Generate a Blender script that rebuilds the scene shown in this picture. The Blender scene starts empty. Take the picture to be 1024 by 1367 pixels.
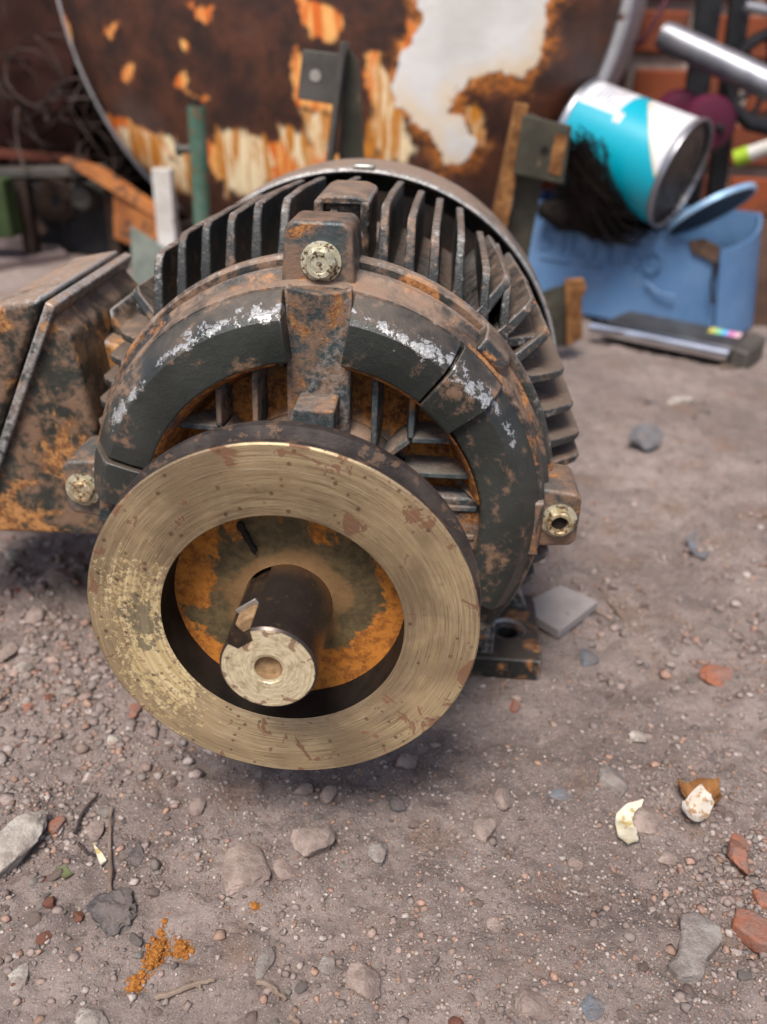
import bpy, bmesh, math, random
import numpy as np
from mathutils import Vector, Matrix, noise as mnoise

C = bpy.context.scene
col = C.collection
rnd = random.Random(7)
R = math.radians
AX = 0.1727                      # height of the motor's shaft above the ground

# ------------------------------------------------------------------ camera
cam_pos = Vector((0.07296, -0.52003, 0.27482 + AX))
yaw, pitch, roll, FPX = -0.05598, 0.49299, 0.03933, 1171.6
fw = Vector((math.sin(yaw)*math.cos(pitch), math.cos(yaw)*math.cos(pitch), -math.sin(pitch)))
r0 = Vector((math.cos(yaw), -math.sin(yaw), 0)); u0 = r0.cross(fw)
rt = math.cos(roll)*r0 + math.sin(roll)*u0
up = -math.sin(roll)*r0 + math.cos(roll)*u0
cd = bpy.data.cameras.new('camera'); cam = bpy.data.objects.new('camera', cd); col.objects.link(cam)
cam.matrix_world = Matrix(((rt.x, up.x, -fw.x, cam_pos.x), (rt.y, up.y, -fw.y, cam_pos.y), (rt.z, up.z, -fw.z, cam_pos.z), (0, 0, 0, 1)))
cd.sensor_fit = 'VERTICAL'; cd.sensor_height = 36; cd.lens = FPX/1367*36
cd.clip_start = 0.02; cd.clip_end = 500
cd.dof.use_dof = True; cd.dof.focus_distance = 0.49; cd.dof.aperture_fstop = 5.4
C.camera = cam

# ------------------------------------------------------------------ light
world = bpy.data.worlds.new('World'); C.world = world; world.use_nodes = True
wn = world.node_tree; wn.nodes.clear()
sky = wn.nodes.new('ShaderNodeTexSky'); sky.sky_type = 'NISHITA'; sky.sun_disc = False
SUN_EL, SUN_AZ = R(60), R(196)            # azimuth clockwise from +Y
sky.sun_elevation = SUN_EL; sky.sun_rotation = SUN_AZ
sky.air_density = 1.0; sky.dust_density = 3.0; sky.ozone_density = 1.0
bg = wn.nodes.new('ShaderNodeBackground'); bg.inputs[1].default_value = 0.10
wo = wn.nodes.new('ShaderNodeOutputWorld')
wn.links.new(sky.outputs[0], bg.inputs[0]); wn.links.new(bg.outputs[0], wo.inputs[0])
sd = bpy.data.lights.new('sun', 'SUN'); sd.energy = 2.9; sd.angle = R(22); sd.color = (1.0, .95, .88)
sun = bpy.data.objects.new('sun', sd); col.objects.link(sun)
sdir = Vector((math.sin(SUN_AZ)*math.cos(SUN_EL), math.cos(SUN_AZ)*math.cos(SUN_EL), math.sin(SUN_EL)))
sun.rotation_euler = sdir.to_track_quat('Z', 'Y').to_euler(); sun.location = (0, 0, 4)
C.view_settings.view_transform = 'Standard'; C.view_settings.look = 'None'
C.view_settings.exposure = 0.62; C.view_settings.gamma = 1; C.view_settings.use_curve_mapping = False

# ------------------------------------------------------------------ surveying helpers (photo pixel -> point in the place)
def ray(px, py): return fw + rt*((px-512)/FPX) - up*((py-683.5)/FPX)
def P(px, py, Y):
    d = ray(px, py); return cam_pos + d*((Y-cam_pos.y)/d.y)
def G(px, py, z=0.0):
    d = ray(px, py); return cam_pos + d*((z-cam_pos.z)/d.z)
def pxsize(p, n): return n*((p-cam_pos).dot(fw))/FPX       # n photo pixels at point p, in metres

# ------------------------------------------------------------------ object helpers
def tag(o, label=None, cat=None, group=None, kind=None):
    if label: o['label'] = label
    if cat: o['category'] = cat
    if group: o['group'] = group
    if kind: o['kind'] = kind
    return o
def empty(name, loc):
    o = bpy.data.objects.new(name, None); o.empty_display_size = .02; o.location = loc; o['_w'] = list(loc); col.objects.link(o); return o
def wloc(o): return Vector(o['_w'])

class MB:
    def __init__(s): s.v = []; s.f = []; s.sm = []
    def add(s, vs, fs, smooth=False):
        n = len(s.v); s.v += [Vector(v) for v in vs]; s.f += [[i+n for i in f] for f in fs]; s.sm += [smooth]*len(fs); return s
    def hexa(s, b, t):   # bottom quad, top quad (same winding)
        return s.add(list(b)+list(t), [(3, 2, 1, 0), (4, 5, 6, 7), (0, 1, 5, 4), (1, 2, 6, 5), (2, 3, 7, 6), (3, 0, 4, 7)])
    def box(s, x0, x1, y0, y1, z0, z1):
        return s.hexa([(x0, y0, z0), (x1, y0, z0), (x1, y1, z0), (x0, y1, z0)], [(x0, y0, z1), (x1, y0, z1), (x1, y1, z1), (x0, y1, z1)])
    def prism(s, poly, a, b, axis='y'):
        n = len(poly)
        mk = {'y': lambda p, t: (p[0], t, p[1]), 'x': lambda p, t: (t, p[0], p[1]), 'z': lambda p, t: (p[0], p[1], t)}[axis]
        vs = [mk(p, a) for p in poly] + [mk(p, b) for p in poly]
        return s.add(vs, [list(range(n))[::-1], list(range(n, 2*n))] + [(i, (i+1) % n, n+(i+1) % n, n+i) for i in range(n)])
    def slab(s, pts, thick):   # polygon of 3D points thickened along a vector
        n = len(pts); t = Vector(thick); vs = [Vector(p) for p in pts] + [Vector(p)+t for p in pts]
        return s.add(vs, [list(range(n))[::-1], list(range(n, 2*n))] + [(i, (i+1) % n, n+(i+1) % n, n+i) for i in range(n)])
    def lathe(s, prof, n=96, axis='y', a0=0, a1=2*math.pi, centre=(0, 0, 0), smooth=True):   # prof of (radius, height along the axis)
        full = abs(a1-a0-2*math.pi) < 1e-6; m = n if full else n+1; vs = []; c = Vector(centre)
        for r, h in prof:
            for k in range(m):
                a = a0+(a1-a0)*k/n; x, z = r*math.cos(a), r*math.sin(a)
                vs.append(c + (Vector((x, h, z)) if axis == 'y' else Vector((x, z, h))))
        fs = []
        for i in range(len(prof)-1):
            for k in range(n):
                k2 = (k+1) % m
                fs.append((i*m+k, i*m+k2, (i+1)*m+k2, (i+1)*m+k))
        if not full:
            fs += [[i*m for i in range(len(prof))], [i*m+n for i in range(len(prof))][::-1]]
        return s.add(vs, fs, smooth)
    def tube(s, pts, r, n=10, cap=True, smooth=True):
        pts = [Vector(p) for p in pts]; rr = r if isinstance(r, (list, tuple)) else [r]*len(pts); vs = []; pn = None
        for i, p in enumerate(pts):
            d = (pts[min(i+1, len(pts)-1)]-pts[max(i-1, 0)]).normalized()
            if pn is None: pn = d.orthogonal().normalized()
            pn = (pn-d*pn.dot(d)).normalized(); b = d.cross(pn)
            for k in range(n):
                a = 2*math.pi*k/n; vs.append(p+(pn*math.cos(a)+b*math.sin(a))*rr[i])
        fs = [(i*n+k, i*n+(k+1) % n, (i+1)*n+(k+1) % n, (i+1)*n+k) for i in range(len(pts)-1) for k in range(n)]
        s.add(vs, fs, smooth)
        if cap:
            m = len(s.v)-len(vs); s.f += [[m+k for k in range(n)][::-1], [m+(len(pts)-1)*n+k for k in range(n)]]; s.sm += [False, False]
        return s
    def build(s, name, m, parent=None, origin=None, bevel=0, seg=2, sub=0, sharp=35, bsharp=60):
        if origin is None:
            if parent is not None: origin = wloc(parent)
            else:
                xs = [v.x for v in s.v]; ys = [v.y for v in s.v]
                origin = Vector(((min(xs)+max(xs))/2, (min(ys)+max(ys))/2, min(v.z for v in s.v)))
        origin = Vector(origin)
        me = bpy.data.meshes.new(name); me.from_pydata([tuple(v-origin) for v in s.v], [], s.f)
        bm = bmesh.new(); bm.from_mesh(me); bmesh.ops.recalc_face_normals(bm, faces=bm.faces); bm.to_mesh(me); bm.free()
        me.polygons.foreach_set('use_smooth', s.sm)
        if any(s.sm): me.set_sharp_from_angle(angle=R(sharp))
        me.materials.append(m); me.update()
        o = bpy.data.objects.new(name, me); col.objects.link(o); o['_w'] = list(origin)
        if parent is not None: o.parent = parent; o.location = origin-wloc(parent)
        else: o.location = origin
        if bevel:
            b = o.modifiers.new('bevel', 'BEVEL'); b.width = bevel; b.segments = seg; b.limit_method = 'ANGLE'; b.angle_limit = R(32); b.harden_normals = False
            me.polygons.foreach_set('use_smooth', [True]*len(me.polygons)); me.set_sharp_from_angle(angle=R(bsharp))
        return o

# ------------------------------------------------------------------ material helpers
class NT:
    def __init__(s, name):
        s.m = bpy.data.materials.new(name); s.m.use_nodes = True; s.t = s.m.node_tree; s.t.nodes.clear()
        s.out = s.n('ShaderNodeOutputMaterial'); s.b = s.n('ShaderNodeBsdfPrincipled'); s.l(s.b.outputs[0], s.out.inputs[0])
        s.tc = s.n('ShaderNodeTexCoord'); s.co = s.tc.outputs['Object']
    def n(s, t): return s.t.nodes.new(t)
    def l(s, a, b): s.t.links.new(a, b)
    def put(s, sock, v):
        if hasattr(v, 'is_output'): s.l(v, sock)
        elif isinstance(v, (tuple, list)): sock.default_value = (*v, 1) if len(v) == 3 and sock.type == 'RGBA' else v
        else: sock.default_value = v
    def noise(s, scale, detail=6, rough=.6, co=None, dist=0, w=None):
        n = s.n('ShaderNodeTexNoise'); n.inputs['Scale'].default_value = scale; n.inputs['Detail'].default_value = detail
        n.inputs['Roughness'].default_value = rough; n.inputs['Distortion'].default_value = dist
        s.l(co if co is not None else s.co, n.inputs['Vector'])
        return n.outputs['Fac']
    def off(s, v, co=None):
        n = s.n('ShaderNodeVectorMath'); n.operation = 'ADD'; s.l(co if co is not None else s.co, n.inputs[0]); s.put(n.inputs[1], v); return n.outputs[0]
    def scl(s, v, co=None):
        n = s.n('ShaderNodeVectorMath'); n.operation = 'MULTIPLY'; s.l(co if co is not None else s.co, n.inputs[0]); s.put(n.inputs[1], v); return n.outputs[0]
    def voro(s, scale, co=None, feat='F1', out='Distance'):
        n = s.n('ShaderNodeTexVoronoi'); n.feature = feat; n.inputs['Scale'].default_value = scale; s.l(co if co is not None else s.co, n.inputs['Vector']); return n.outputs[out]
    def ma(s, op, a, b=0.0, c=0.0, clamp=False):
        n = s.n('ShaderNodeMath'); n.operation = op; n.use_clamp = clamp
        s.put(n.inputs[0], a); s.put(n.inputs[1], b); s.put(n.inputs[2], c); return n.outputs[0]
    def ss(s, v, a, b):      # smooth step from a to b (a may exceed b)
        n = s.n('ShaderNodeMapRange'); n.interpolation_type = 'SMOOTHSTEP'; s.put(n.inputs[0], v)
        if a <= b: n.inputs[1].default_value = a; n.inputs[2].default_value = b; n.inputs[3].default_value = 0; n.inputs[4].default_value = 1
        else: n.inputs[1].default_value = b; n.inputs[2].default_value = a; n.inputs[3].default_value = 1; n.inputs[4].default_value = 0
        return n.outputs[0]
    def mix(s, f, a, b):
        n = s.n('ShaderNodeMix'); n.data_type = 'RGBA'; s.put(n.inputs[0], f); s.put(n.inputs[6], a); s.put(n.inputs[7], b); return n.outputs[2]
    def mixf(s, f, a, b):
        n = s.n('ShaderNodeMix'); n.data_type = 'FLOAT'; s.put(n.inputs[0], f); s.put(n.inputs[2], a); s.put(n.inputs[3], b); return n.outputs[0]
    def ramp(s, f, stops, interp='LINEAR'):
        n = s.n('ShaderNodeValToRGB'); n.color_ramp.interpolation = interp; e = n.color_ramp.elements
        while len(e) < len(stops): e.new(.5)
        for i, (p, c) in enumerate(stops): e[i].position = p; e[i].color = (*c, 1)
        s.put(n.inputs[0], f); return n.outputs[0]
    def xyz(s, co=None):
        n = s.n('ShaderNodeSeparateXYZ'); s.l(co if co is not None else s.co, n.inputs[0]); return n.outputs
    def comb(s, x, y, z):
        n = s.n('ShaderNodeCombineXYZ'); s.put(n.inputs[0], x); s.put(n.inputs[1], y); s.put(n.inputs[2], z); return n.outputs[0]
    def normal(s):
        g = s.n('ShaderNodeNewGeometry'); return s.xyz(g.outputs['Normal'])
    def point(s):
        g = s.n('ShaderNodeNewGeometry'); return g.outputs['Pointiness']
    def attr(s, nm, out='Fac'):
        a = s.n('ShaderNodeAttribute'); a.attribute_name = nm; return a.outputs[out]
    def rand(s):
        return s.n('ShaderNodeObjectInfo').outputs['Random']
    def fin(s, color, rough=.6, metal=0, bumps=(), spec=.5, coat=0):
        s.put(s.b.inputs['Base Color'], color); s.put(s.b.inputs['Roughness'], rough); s.put(s.b.inputs['Metallic'], metal)
        s.b.inputs['Specular IOR Level'].default_value = spec
        if coat: s.b.inputs['Coat Weight'].default_value = coat; s.b.inputs['Coat Roughness'].default_value = .15
        prev = None
        for h, st, d in bumps:
            b = s.n('ShaderNodeBump'); b.inputs['Strength'].default_value = st; b.inputs['Distance'].default_value = d; s.put(b.inputs['Height'], h)
            if prev is not None: s.l(prev, b.inputs['Normal'])
            prev = b.outputs[0]
        if prev is not None: s.l(prev, s.b.inputs['Normal'])
        return s.m

DUST = (.27, .145, .078); ORANGE = (.40, .17, .05); RUSTB = (.14, .05, .018); GREY = (.028, .036, .038); CHIP = (.52, .52, .52)

def painted_iron(name, dust=.5, rust=.0, chips=.35, topdust=.6, paint=GREY, radial_chip=False, scale=1.0, edge=.7, rustcol=None, rmin=.22):
    """dark grey-green machine paint with settled dust, rust bloom and chipped spots"""
    s = NT(name)
    n1 = s.noise(38*scale, 8, .62, dist=.3); n2 = s.noise(160*scale, 6, .7); n3 = s.noise(14*scale, 4, .5); n4 = s.noise(620, 3, .6)
    pc = s.mix(s.ss(n3, .4, .65), paint, tuple(c*1.7+.004 for c in paint))
    colr = s.mix(s.ma('MULTIPLY', s.ss(s.ma('ADD', s.ma('MULTIPLY', n1, .65), s.ma('MULTIPLY', n2, .35)), .62-.25*dust, .70-.18*dust), .75), pc, s.mix(n2, DUST, (.20, .125, .085)))
    if rust:
        n5 = s.noise(26*scale, 8, .65, co=s.off((3, 5, 1)), dist=.5)
        rc = s.mix(s.ss(n2, .40, .60), rustcol or ORANGE, RUSTB); rc = s.mix(s.ma('MULTIPLY', s.ss(n4, .5, .7), .35), rc, (.62, .34, .13))
        rm = s.ss(n5, .64-.3*rust, .70-.28*rust); colr = s.mix(rm, colr, rc)
    nz = s.normal()[2]
    td = s.ma('MULTIPLY', s.ss(s.ma('ADD', nz, s.ma('MULTIPLY', s.ma('SUBTRACT', n1, .5), 1.6)), .35, .95), topdust)
    colr = s.mix(td, colr, s.mix(n4, (.36, .25, .175), (.23, .155, .115)))
    n6 = s.noise(120, 9, .75, co=s.off((7, 2, 9)))
    cm = s.ss(n6, .76-.14*chips, .775-.14*chips)
    if radial_chip:
        x, y, z = s.xyz(); rr = s.ma('SQRT', s.ma('ADD', s.ma('MULTIPLY', x, x), s.ma('MULTIPLY', z, z)))
        big = s.noise(22, 3, .5, co=s.off((1, 4, 3)))
        band = s.ma('ADD', s.ss(s.ma('ABSOLUTE', s.ma('SUBTRACT', rr, .137)), .009, .0), s.ma('MULTIPLY', s.ma('SUBTRACT', big, .5), 2.2))
        up_ = s.ss(z, .01, .07)
        mm = s.ma('MULTIPLY', s.ma('ADD', s.ma('MULTIPLY', band, .17), s.ma('MULTIPLY', n6, .86)), up_)
        cm = s.ma('MAXIMUM', cm, s.ss(mm, .60, .612))
    pt = s.point()
    cm = s.ma('MAXIMUM', cm, s.ma('MULTIPLY', s.ss(s.ma('ADD', pt, s.ma('MULTIPLY', s.ma('SUBTRACT', n2, .5), .12)), .555, .585), edge))
    colr = s.mix(cm, colr, s.mix(s.ss(n4, .4, .6), (.50, .49, .48), (.30, .29, .285)))
    rough = s.mixf(cm, s.mixf(td, s.mixf(n1, rmin, max(.58, rmin)), .95), .42)
    return s.fin(colr, rough, s.ma('MULTIPLY', cm, .5), [(n1, .25, .003), (n2, .28 if radial_chip else .42, .0018), (n4, .22 if radial_chip else .4, .0009), (cm, -.4, .0008)], spec=.5 if rmin < .5 else .2)

M = {}
M['iron'] = painted_iron('painted_iron_dusty', .45, .15, .45, .6, paint=(.018, .02, .02))
M['fin'] = painted_iron('painted_iron_fins', .34, .06, .6, .38, paint=(.020, .021, .020))
M['pad'] = painted_iron('painted_iron_pads', .34, .0, .36, .22, edge=.25, paint=(.019, .0205, .018), radial_chip=True)
M['flange'] = painted_iron('painted_iron_flange', .66, .30, .45, .52, paint=(.02, .02, .018))
M['dish'] = painted_iron('rusted_iron_dish', 1.0, .92, .05, .55, rmin=.85, rustcol=(.44, .17, .04))
M['rib'] = painted_iron('painted_iron_ribs', .60, .35, .2, .35, edge=.12, rmin=.85)
M['column'] = painted_iron('dusty_brown_iron', .74, .30, .25, .12, scale=1.5, rmin=.6, edge=.3, rustcol=(.28, .14, .06))
M['lug'] = painted_iron('dusty_lug_iron', .80, .30, .45, .15)
M['box'] = painted_iron('painted_terminal_box', .66, .40, .25, .85, rustcol=(.42, .20, .07), paint=(.02, .022, .018))
M['boxrust'] = painted_iron('rusted_box_neck', 1.0, 1.05, .1, .4, rustcol=(.50, .23, .06))
M['foot'] = painted_iron('rusted_foot_iron', .35, .42, .1, .15, paint=(.014, .015, .014))
M['cover'] = painted_iron('dusty_fan_cover', .55, .1, .3, .7, paint=(.06, .055, .05))

def mat_pulley():
    s = NT('brushed_brassy_iron')
    x, y, z = s.xyz(); r = s.ma('SQRT', s.ma('ADD', s.ma('MULTIPLY', x, x), s.ma('MULTIPLY', z, z)))
    a = s.ma('ARCTAN2', z, x)
    pol = s.comb(s.ma('MULTIPLY', r, 1), s.ma('MULTIPLY', a, .0022), 0)
    g1 = s.noise(1500, 4, .7, co=pol); g2 = s.noise(420, 4, .6, co=pol)
    n1 = s.noise(30, 7, .6); n2 = s.noise(130, 8, .72); n3 = s.noise(12, 4, .5, co=s.off((2, 2, 5)))
    base = s.mix(s.ss(n1, .35, .65), (.41, .295, .165), (.28, .20, .115))
    base = s.mix(s.ma('MULTIPLY', s.ss(g2, .4, .65), .5), base, (.56, .43, .255))
    base = s.mix(s.ma('MULTIPLY', s.ss(g1, .55, .61), .6), base, (.11, .075, .045))
    base = s.mix(s.ma('MULTIPLY', s.ss(g1, .44, .38), .4), base, (.62, .52, .37))
    # brassy area on the left, a gleam painted into its colour, with black worn islands near the recess
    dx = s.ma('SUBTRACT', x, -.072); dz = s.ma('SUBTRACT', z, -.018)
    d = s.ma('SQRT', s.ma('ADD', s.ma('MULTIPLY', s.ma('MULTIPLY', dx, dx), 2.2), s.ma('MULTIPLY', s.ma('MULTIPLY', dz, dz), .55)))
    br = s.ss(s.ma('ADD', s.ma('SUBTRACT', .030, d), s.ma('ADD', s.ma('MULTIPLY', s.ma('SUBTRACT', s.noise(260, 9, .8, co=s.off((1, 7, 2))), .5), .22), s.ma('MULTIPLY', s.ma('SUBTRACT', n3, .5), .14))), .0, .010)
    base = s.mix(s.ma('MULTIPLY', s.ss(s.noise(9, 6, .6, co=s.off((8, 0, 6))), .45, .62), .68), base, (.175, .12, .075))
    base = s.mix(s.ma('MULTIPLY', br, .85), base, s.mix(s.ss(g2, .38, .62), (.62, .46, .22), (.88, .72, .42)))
    dx = s.ma('SUBTRACT', x, -.074); dz = s.ma('SUBTRACT', z, -.006)
    d2 = s.ma('SQRT', s.ma('ADD', s.ma('MULTIPLY', s.ma('MULTIPLY', dx, dx), 2.0), s.ma('MULTIPLY', dz, dz)))
    n5 = s.noise(110, 9, .75, co=s.off((5, 1, 5)))
    bk = s.ss(s.ma('ADD', s.ma('SUBTRACT', .010, d2), s.ma('MULTIPLY', s.ma('SUBTRACT', n5, .47), .14)), .0, .002)
    bk = s.ma('MULTIPLY', bk, s.ss(d2, .034, .018))
    base = s.mix(s.ma('MULTIPLY', bk, .8), base, (.075, .062, .045))
    n4 = s.noise(46, 6, .62, co=s.off((9, 3, 3)), dist=1.2)
    edge = s.ma('MULTIPLY', s.ss(r, .088, .104), .055)
    top = s.ma('MULTIPLY', s.ss(z, .02, .09), .045)
    rs = s.ss(s.ma('ADD', s.ma('ADD', n4, edge), top), .635, .66)
    base = s.mix(s.ma('MULTIPLY', rs, .85), base, s.mix(n2, (.20, .085, .04), (.09, .035, .02)))
    pit = s.ss(s.voro(150), .22, .14); pit = s.ma('MULTIPLY', pit, s.ss(n1, .42, .52))
    base = s.mix(s.ma('MULTIPLY', pit, .7), base, (.08, .045, .025))
    rough = s.mixf(rs, s.mixf(br, s.mixf(n1, .38, .50), .36), .85)
    metal = s.mixf(s.ma('MAXIMUM', rs, bk), .45, .05)
    return s.fin(base, rough, metal, [(g1, .55, .0005), (g2, .25, .0006), (n2, .3, .0008), (rs, -.4, .0005)])
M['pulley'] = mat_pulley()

def mat_shaftend():
    s = NT('bare_shaft_end')
    x, y, z = s.xyz(); r = s.ma('SQRT', s.ma('ADD', s.ma('MULTIPLY', x, x), s.ma('MULTIPLY', z, z)))
    a = s.ma('ARCTAN2', z, x); pol = s.comb(r, s.ma('MULTIPLY', a, .003), 0)
    g = s.noise(900, 4, .7, co=pol); n1 = s.noise(140, 6, .6); n2 = s.noise(90, 5, .6, co=s.off((4, 4, 1)), dist=1)
    b = s.mix(s.ss(g, .35, .65), (.58, .47, .28), (.88, .77, .54))
    b = s.mix(s.ma('MULTIPLY', s.ss(n1, .55, .62), .4), b, (.33, .26, .14))
    rs = s.ss(s.ma('ADD', n2, s.ma('MULTIPLY', s.ss(r, .012, .024), .10)), .635, .655)
    b = s.mix(s.ma('MULTIPLY', rs, .85), b, (.15, .06, .035))
    return s.fin(b, s.mixf(rs, .42, .8), s.mixf(rs, .55, .1), [(g, .35, .0004), (n1, .2, .0004)])
M['shaft_end'] = mat_shaftend()
def mat_shaft():
    s = NT('dark_shaft_steel'); n1 = s.noise(60, 6, .6); n2 = s.noise(300, 4, .6)
    x, y, z = s.xyz()
    b = s.mix(n1, (.045, .035, .032), (.095, .07, .058)); b = s.mix(s.ma('MULTIPLY', s.ss(n2, .62, .68), .6), b, (.20, .12, .07))
    b = s.mix(s.ma('MULTIPLY', s.ss(y, .045, .064), s.ss(n1, .3, .6)), b, (.22, .12, .06))
    return s.fin(b, s.mixf(n1, .2, .36), .7, [(n2, .15, .0005)])
M['shaft'] = mat_shaft()
def mat_web():
    s = NT('rust_over_olive_iron'); n1 = s.noise(34, 8, .62, dist=.4); n2 = s.noise(200, 6, .7); n3 = s.noise(900, 3, .6)
    x, y, z = s.xyz(); r = s.ma('SQRT', s.ma('ADD', s.ma('MULTIPLY', x, x), s.ma('MULTIPLY', z, z)))
    ol = s.mix(s.ss(n2, .4, .6), (.080, .057, .030), (.125, .088, .042))
    rc = s.mix(s.ss(n2, .42, .62), (.46, .17, .03), (.25, .085, .02))
    w = s.ma('ADD', s.ma('MULTIPLY', s.ma('SUBTRACT', r, .050), 22), s.ma('MULTIPLY', s.ma('SUBTRACT', n1, .5), 2.4))
    w = s.ma('ADD', w, s.ma('MULTIPLY', s.ss(s.ma('ADD', s.ma('MULTIPLY', x, .7), s.ma('MULTIPLY', z, -.9)), .02, .06), .35))
    w2 = s.ss(s.ma('ADD', s.ma('SUBTRACT', .037, r), s.ma('MULTIPLY', s.ma('SUBTRACT', n1, .5), .04)), 0, .006)
    b = s.mix(s.ss(w, -.02, .12), ol, rc); b = s.mix(s.ma('MULTIPLY', w2, .55), b, (.25, .13, .055))
    return s.fin(b, .92, 0, [(n2, .5, .0012), (n3, .3, .0008)], spec=.2)
M['web'] = mat_web()
def simple(name, c1, c2, rough=.7, metal=0, sc=40, bump=.2, bs=300, bd=.001, c3=None, t3=.6, spec=.2, detail=6):
    s = NT(name); n1 = s.noise(sc, detail, .6); n2 = s.noise(bs, 5, .65)
    b = s.mix(s.ss(n1, .35, .65), c1, c2)
    if c3 is not None: b = s.mix(s.ss(s.noise(sc*1.7, 7, .65, co=s.off((5, 2, 8))), t3, t3+.03), b, c3)
    return s.fin(b, rough, metal, [(n2, bump, bd)], spec=spec)
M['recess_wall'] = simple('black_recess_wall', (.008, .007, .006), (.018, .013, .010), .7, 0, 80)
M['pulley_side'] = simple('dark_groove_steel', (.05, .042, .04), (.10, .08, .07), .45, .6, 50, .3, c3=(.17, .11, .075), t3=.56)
M['bolt'] = simple('zinc_bolt', (.44, .40, .28), (.64, .60, .46), .42, .6, 160, .35, 500, .0006, c3=(.15, .09, .05), t3=.55)
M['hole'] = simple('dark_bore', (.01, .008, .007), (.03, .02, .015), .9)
M['hole_dust'] = simple('dusty_bore', (.30, .19, .10), (.20, .12, .06), .95, sc=300)
M['steel_edge'] = simple('bright_key_edge', (.6, .57, .52), (.4, .37, .33), .35, .8, 100)

# ------------------------------------------------------------------ ground
def vnoise(x, y, sc, seed):
    x = x*sc+seed*17.3; y = y*sc+seed*9.1; xi = np.floor(x).astype(np.int64); yi = np.floor(y).astype(np.int64); fx = x-xi; fy = y-yi
    fx = fx*fx*fx*(fx*(fx*6-15)+10); fy = fy*fy*fy*(fy*(fy*6-15)+10)
    def h(a, b):
        n = (a*374761393+b*668265263+seed*1274126177) & 0xffffffff; n = ((n ^ (n >> 13))*1274126177) & 0xffffffff; return ((n ^ (n >> 16)) & 0xffff)/65535.
    return (h(xi, yi)*(1-fx)+h(xi+1, yi)*fx)*(1-fy)+(h(xi, yi+1)*(1-fx)+h(xi+1, yi+1)*fx)*fy - .5
def ground_h(x, y):
    x = np.asarray(x, float); y = np.asarray(y, float)
    h = .014*vnoise(x, y, 5, 1)+.0085*vnoise(x, y, 16, 2)+(.0065*vnoise(x+.01*vnoise(x, y, 20, 8), y, 45, 3))+.0046*vnoise(x+.004*vnoise(x, y, 60, 9), y, 100, 4)+.0026*vnoise(x, y, 210, 5)
    # faint finger-wide furrows raked in front of the motor and ruts on the right
    h += .0022*np.exp(-((x+.0)**2+(y+.19)**2)/.004)*np.sin((x*.96+y*.25)*190)
    q = (x-.35)*.55-(y-.12)*.84; h += -.007*np.exp(-(q/.018)**2)*np.exp(-((x-.45)/.25)**2)+.004*np.exp(-((q-.04)/.02)**2)*np.exp(-((x-.45)/.25)**2)
    foot = np.exp(-(np.maximum(0, np.abs(x)-.17)**2+np.maximum(0, np.abs(y-.13)-.10)**2)/.0012)
    h = h*(1-foot)-.001*foot
    far = np.clip((np.hypot(x, y)-3)/4, 0, 1)
    return h*(1-far)
def gz(x, y): return float(ground_h(x, y))
def axis_pts(lo, hi, step, far):
    a = list(np.arange(lo, hi, step)); s = step; v = a[-1]
    while v < far: s *= 1.13; v += s; a.append(v)
    s = step; v = lo; b = []
    while v > -far: s *= 1.13; v -= s; b.append(v)
    return np.array(b[::-1]+a)
gx = axis_pts(-.50, .62, .0026, 60); gy = axis_pts(-.34, .50, .0026, 60)
XX, YY = np.meshgrid(gx, gy); ZZ = ground_h(XX, YY); nx, ny = len(gx), len(gy)
me = bpy.data.meshes.new('ground'); co = np.stack([XX, YY, ZZ], -1).reshape(-1, 3)
ii = (np.arange(ny-1)[:, None]*nx+np.arange(nx-1)[None]).ravel(); fc = np.stack([ii, ii+1, ii+nx+1, ii+nx], -1)
me.vertices.add(len(co)); me.vertices.foreach_set('co', co.ravel()); me.loops.add(fc.size); me.loops.foreach_set('vertex_index', fc.ravel())
me.polygons.add(len(fc)); me.polygons.foreach_set('loop_start', np.arange(0, fc.size, 4)); me.polygons.foreach_set('loop_total', np.full(len(fc), 4)); me.polygons.foreach_set('use_smooth', np.ones(len(fc), bool)); me.update()
s = NT('trodden_dirt'); n1 = s.noise(7, 6, .6); n2 = s.noise(40, 8, .65); n3 = s.noise(300, 6, .7); n4 = s.noise(1100, 3, .6); v1 = s.voro(1300, out='Color')
b = s.mix(s.ss(n1, .38, .62), (.350, .278, .248), (.235, .182, .162)); b = s.mix(s.ma('MULTIPLY', s.ss(n2, .42, .68), .6), b, (.170, .132, .122))
b = s.mix(s.ma('MULTIPLY', s.ss(s.noise(17, 6, .6, co=s.off((3, 1, 0))), .55, .68), .55), b, (.235, .142, .098))
b = s.mix(s.ma('MULTIPLY', s.ss(n3, .56, .68), .55), b, (.37, .30, .265)); b = s.mix(s.ma('MULTIPLY', s.ss(n3, .44, .34), .6), b, (.085, .063, .056))
x, y, z = s.xyz(v1); b = s.mix(s.ma('MULTIPLY', s.ss(x, .90, .94), .6), b, (.46, .40, .36))
M['dirt'] = s.fin(b, .95, 0, [(n2, .6, .007), (n3, 1.0, .0034), (n4, .7, .0011)], spec=.2)
me.materials.append(M['dirt']); g = bpy.data.objects.new('ground', me); col.objects.link(g); g['kind'] = 'structure'

def footprint_blocked(x, y):
    return (.095 < x < .175 and .035 < y < .16)
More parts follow.
